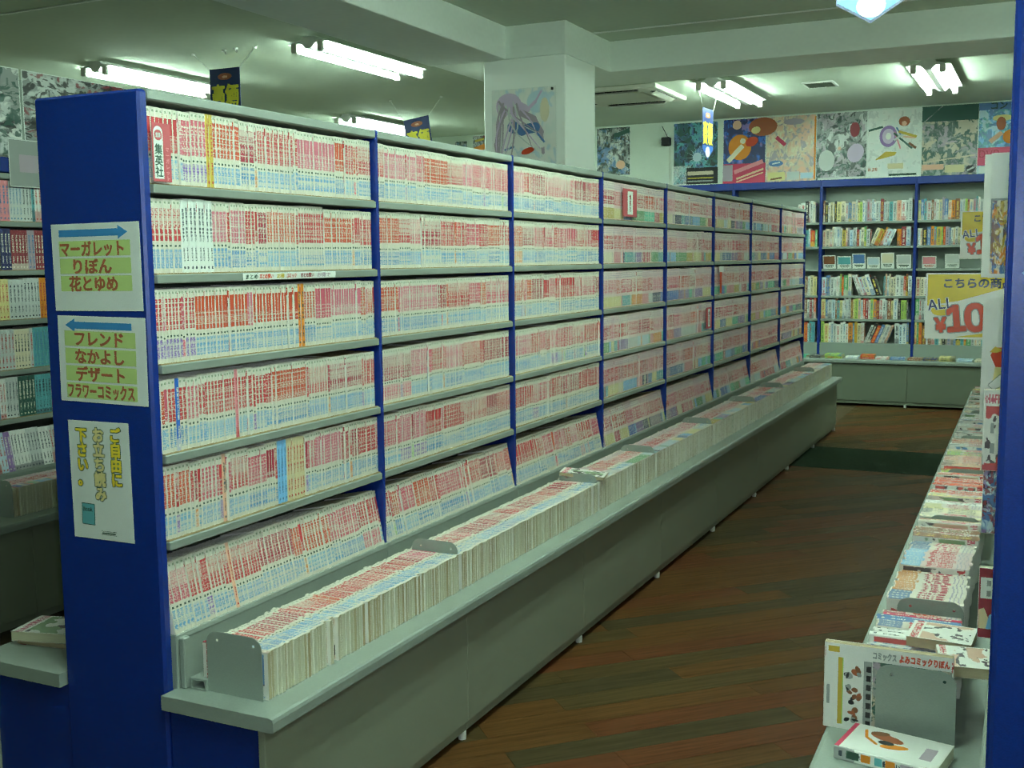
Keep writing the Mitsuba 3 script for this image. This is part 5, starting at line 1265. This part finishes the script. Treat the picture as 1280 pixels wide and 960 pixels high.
poster('white poster with a purple ball, gold streaks and a row of dark text', 'plain', 0.485, PH, WB(0.161, PZ), [(ell(0.19, 0.39, 0.080, 0.100), 'violet'), (ell(0.19, 0.39, 0.055, 0.070), 'lilac'), (ell(0.19, 0.39, 0.025, 0.032), 'white'), (bar(0.01, 0.45, 0.14, 0.48, 0.010), 'dark_green'), (Polygon([(0.07, 0.17), (0.17, 0.25), (0.27, 0.24), (0.25, 0.21), (0.12, 0.18)]), 'gold'),
    (ell(0.33, 0.52, 0.050, 0.045), 'rust'), (ell(0.33, 0.50, 0.022, 0.024), 'peach'), (sbox(0.19, 0.085, 0.33, 0.135), 'sand'), (sbox(0.20, 0.02, 0.45, 0.04), 'ink'), (middle(text_shape('8.28', 0.040, 0.03), 0.055, 0.085), 'rust')] + [(g.intersection(sbox(0.02, 0.05, 0.47, 0.6)), c) for g, c in spray])
poster('dark poster with a busy green, pink and gold scene and light bars at the foot', 'mosaic', 0.485, PH, WB(0.648, PZ), [(sbox(0.01, 0.06, 0.20, 0.11), 'peach'), (sbox(0.21, 0.03, 0.38, 0.10), 'sand'), (ell(0.43, 0.055, 0.04, 0.035), 'black'), (bar(0.40, 0.04, 0.46, 0.07, 0.008), 'pale_grey'), (bar(0.02, 0.13, 0.47, 0.18, 0.006), 'beige'),
    (sbox(0.0, 0.50, 0.485, 0.64).difference(bar(0.02, 0.50, 0.2, 0.66, 0.004)), 'dark_green')])
poster('teal poster with a straw-coloured disc and pink-red lettering, cut off by the white cards', 'lagoon', 0.46, PH, WB(1.135, PZ), [(sbox(0.0, 0.08, 0.46, 0.24), 'hot_pink'), (sbox(0.01, 0.01, 0.45, 0.075), 'paper'), (ell(0.20, 0.50, 0.085, 0.028), 'straw'), (ell(0.19, 0.45, 0.040, 0.060), 'rust'), (ell(0.28, 0.33, 0.075, 0.065), 'orange'), (bar(0.10, 0.29, 0.2, 0.37, 0.02), 'peach'),
    (sbox(0.0, 0.575, 0.46, 0.64), 'steel_blue'), (affinity.translate(text_shape('コン', 0.075, 0.03), 0.09, 0.575), 'ink'), (middle(text_shape('DVD', 0.085, 0.05), 0.10, 0.185), 'pink'), (middle(text_shape('DVD', 0.085, 0.02), 0.10, 0.185), 'crimson')])
poster('plain pale sheet tacked under the dark teal burst poster', 'plain', 0.20, 0.225, WB(-1.765, 2.10))
poster('small dark and orange poster far along the back wall, before the pillar', 'noir', 0.17, 0.42, WB(-4.075, 2.34), [(bar(0.02, 0.26, 0.15, 0.30, 0.03), 'orange'), (bar(0.03, 0.36, 0.14, 0.38, 0.012), 'gold')])
poster('tiny grey-green poster beside the dark and orange one', 'forest', 0.16, 0.40, WB(-4.30, 2.31))
# on the pillar: a pale poster of soft lilac, peach and navy swathes
PM = frame((-1.322, 4.284 - 0.0015, 1.72), (1, 0, 0), (0, 0, 1), (0, -1, 0))
def swathe(pts, w):
    return unary_union([LineString(pts[i:i + 2]).buffer(w[i], 5) for i in range(len(pts) - 1)])
rs = random.Random(21)
STRANDS = []
for q in range(16):
    x0, y0 = 0.05 + rs.random() * 0.13, 0.62 - rs.random() * 0.08
    bend, end = rs.uniform(-0.05, 0.05), rs.uniform(0.05, 0.32) if q < 10 else rs.uniform(0.30, 0.42)
    x1 = rs.uniform(0.02, 0.10) if q < 10 else rs.uniform(0.26, 0.36)
    pts = [(x0 + (x1 - x0) * u ** 1.5 + bend * math.sin(3.1 * u), y0 + (end - y0) * u) for u in np.linspace(0, 1, 9)]
    STRANDS.append((swathe(pts, [0.0065 * (1 - 0.09 * i) for i in range(8)]).intersection(sbox(0.01, 0.01, 0.41, 0.67)), ('mauve', 'lilac', 'pale_grey')[q % 3]))
poster('pale poster on the pillar with lilac strands, navy sweeps and a little red', 'pillar', 0.425, 0.685, PM, [
    (ell(0.31, 0.60, 0.075, 0.065), 'pale_blue'), (ell(0.35, 0.55, 0.03, 0.07), 'cream'), (ell(0.115, 0.585, 0.085, 0.075), 'lilac'), (swathe([(0.08, 0.56), (0.05, 0.46), (0.03, 0.36), (0.06, 0.24), (0.04, 0.10)], [0.022, 0.014, 0.018, 0.010]), 'mauve'), (swathe([(0.17, 0.60), (0.24, 0.56), (0.29, 0.60), (0.33, 0.66)], [0.018, 0.010, 0.006]), 'lilac'),
    (swathe([(0.20, 0.54), (0.28, 0.50), (0.33, 0.42), (0.34, 0.30)], [0.020, 0.016, 0.010]), 'mauve'), (ell(0.10, 0.42, 0.05, 0.12, -12), 'white'), (swathe([(0.14, 0.46), (0.20, 0.44), (0.29, 0.45)], [0.035, 0.030]), 'steel_blue'), (swathe([(0.16, 0.40), (0.25, 0.36), (0.33, 0.35)], [0.020, 0.022]), 'white'),
    (Polygon([(0.15, 0.06), (0.34, 0.0), (0.36, 0.18), (0.30, 0.25), (0.22, 0.22)]), 'steel_blue'), (ell(0.24, 0.315, 0.045, 0.018, 15), 'red'), (swathe([(0.13, 0.30), (0.17, 0.16)], [0.035]), 'white'), (bar(0.085, 0.325, 0.15, 0.345, 0.006), 'steel_blue'), (bar(0.30, 0.42, 0.35, 0.36, 0.006), 'steel_blue'), (Polygon([(0.10, 0.0), (0.16, 0.0), (0.15, 0.09), (0.11, 0.11)]), 'steel_blue')] + STRANDS)
t = thing('poster_pin', 'dark square pin at the top corner of the pillar poster', 'pin', mesh=cbx(-0.928, -0.914, 4.272, 4.2822, 2.381, 2.396, 0.002), mat='dark_steel')
# on the board above the shelf beyond the left aisle
LB = lambda y, z: frame((-2.1645, y, z), (0, 1, 0), (0, 0, 1), (1, 0, 0))
poster('glossy black and grey poster behind the blue panel, cut by the picture edge', 'ink', 0.55, 0.385, LB(1.0, 1.818))
poster('black, white and dark red poster just above the blue end panel', 'noir', 0.60, 0.385, LB(1.562, 1.818))
t = thing('plastic_pocket', 'clear-edged grey plastic pocket hanging over the blue header rail beside the end panel', 'pocket')
MP = frame((-1.994, 1.33, 1.700), (0, 1, 0), (0, 0, 1), (1, 0, 0))
sheet(t, 0.17, 0.19, MP, 'grey', 'gloss_print', 'card')
on_sheet(t, 'edge', sbox(0, 0, 0.17, 0.19).difference(sbox(0.004, 0.004, 0.166, 0.186)), MP, 1, 'pale_grey', 'gloss_print')
on_sheet(t, 'print', sbox(0.05, 0.06, 0.15, 0.13), MP, 1, 'mauve', 'gloss_print')

# ------------------------------------------------------------------ hanging pennants
def pennant(label, x, y, z, deg, tilt=0.0, bottom='bright_blue', mat='gloss_print'):
    """A five-sided double-faced card on two strings from the ceiling; (x, y, z) is the middle of its top edge."""
    t = thing('hanging_pennant', label, 'hanging sign', 'buy-in pennants hanging from the ceiling')
    W, H = 0.250, 0.40
    for side in (0, 1):
        M = frame((x, y, z), (1, 0, 0), (0, 0, 1), (0, -1, 0)) @ rot([0, 1, 0], deg) @ rot([0, 0, 1], tilt) @ rot([0, 1, 0], 180 * side) @ shift(-W / 2, -H, 0.0008)
        outline = Polygon([(0, H), (W, H), (W, 0.075), (W / 2, 0), (0, 0.075)])
        if side == 0:
            part(t, 'card', flat_uv(move(ex(outline, 0.0016), M @ shift(0, 0, -0.0016)), PAL['flag_blue']), mat)
        on_sheet(t, 'star', ell(W / 2, H - 0.052, 0.058, 0.022), M, 1, 'glow', mat)
        on_sheet(t, 'star', ell(W / 2, H - 0.054, 0.022, 0.008), M, 2, 'peach', mat)
        on_sheet(t, 'lettering', affinity.translate(text_shape('高価', 0.118, 0.05, 0.225), 0.0125, H - 0.218), M, 1, 'flag_yellow', mat)
        on_sheet(t, 'lettering', affinity.translate(text_shape('買取', 0.075, 0.04, 0.225), 0.0125, 0.118), M, 1, 'flag_yellow', mat)
        on_sheet(t, 'lower_field', Polygon([(0.004, 0.112), (W - 0.004, 0.112), (W - 0.004, 0.083), (W / 2, 0.010), (0.004, 0.083)]), M, 1, bottom, mat)
        on_sheet(t, 'white_disc', ell(W / 2, 0.062, 0.052, 0.042), M, 2, 'bright_white', mat)
        if side == 1:
            continue
        for sx in (0, 1):
            a = (M @ [sx * W, H - 0.003, 0, 1])[:3]
            b = a + (M[:3, 0]) * (0.13 if sx else -0.13)
            b[2] = CEIL - 0.004
            part(t, 'string', rod(a, b, 0.0016, 5), 'string', 'thin white string')
            part(t, 'hook', rod(b + [0, 0, 0.004], b - [0, 0, 0.008], 0.012, 8), 'lamp_metal')
    return t


pennant('dark blue pennant with yellow characters beside the tube above the blue panel', -3.17, 4.06, 2.655, 0, mat='print')
pennant('dark blue and yellow pennant showing just above the top of the long shelf', -3.19, 6.55, 2.605, 0, 8, mat='print')
pennant('pennant seen almost edge on before the navy and red poster', -0.735, 6.95, 2.565, 86)
pennant('bright blue point of a hanging pennant at the top edge of the picture', 1.128, 2.50, 2.637, 0, bottom='flag_sky')

# ------------------------------------------------------------------ what stands on the shelves round the corner of the two end panels
def fill(name, label, M, bays, kinds, seed):
    r = random.Random(seed)
    out = []
    for a, b in bays:
        for tier in range(6):
            z = TIER[tier] if tier < 5 else LIP_Z
            s = a + 0.0085
            while s < b - 0.03:
                code, kind, h = new_code(PAL[r.choice(kinds)]), r.choice([3, 4, 4]), r.uniform(0.158, 0.165)
                for _ in range(r.choice([1, 2, 4, 6])):
                    w = r.uniform(0.012, 0.018)
                    if s + w > b - 0.0085:
                        break
                    Q = shift(s, -0.0085, z + 0.0028) if tier < 5 else shift(s, LIP_D, z) @ rot([1, 0, 0], LEAN) @ shift(0, -0.004, 0.0020)
                    out.append(move(book(w, h, 0.112, code, kind, fine=False), M @ Q))
                    s += w + 0.0002
    thing(name, label, 'books', kind='stuff', mesh=join(out), mat='book')


fill('display_comic_mass', 'mixed comics filling the opposite shelf behind its glossy blue panel', M_R, [(RP[k], RP[k + 1]) for k in range(5)], MIX, 31)
fill('aisle_comic_mass', 'rest of the mixed comics on the shelf behind the blue end panel', M_L, [(0.2, 1.09), (2.0, 2.9), (2.9, 3.8)], MIX, 32)
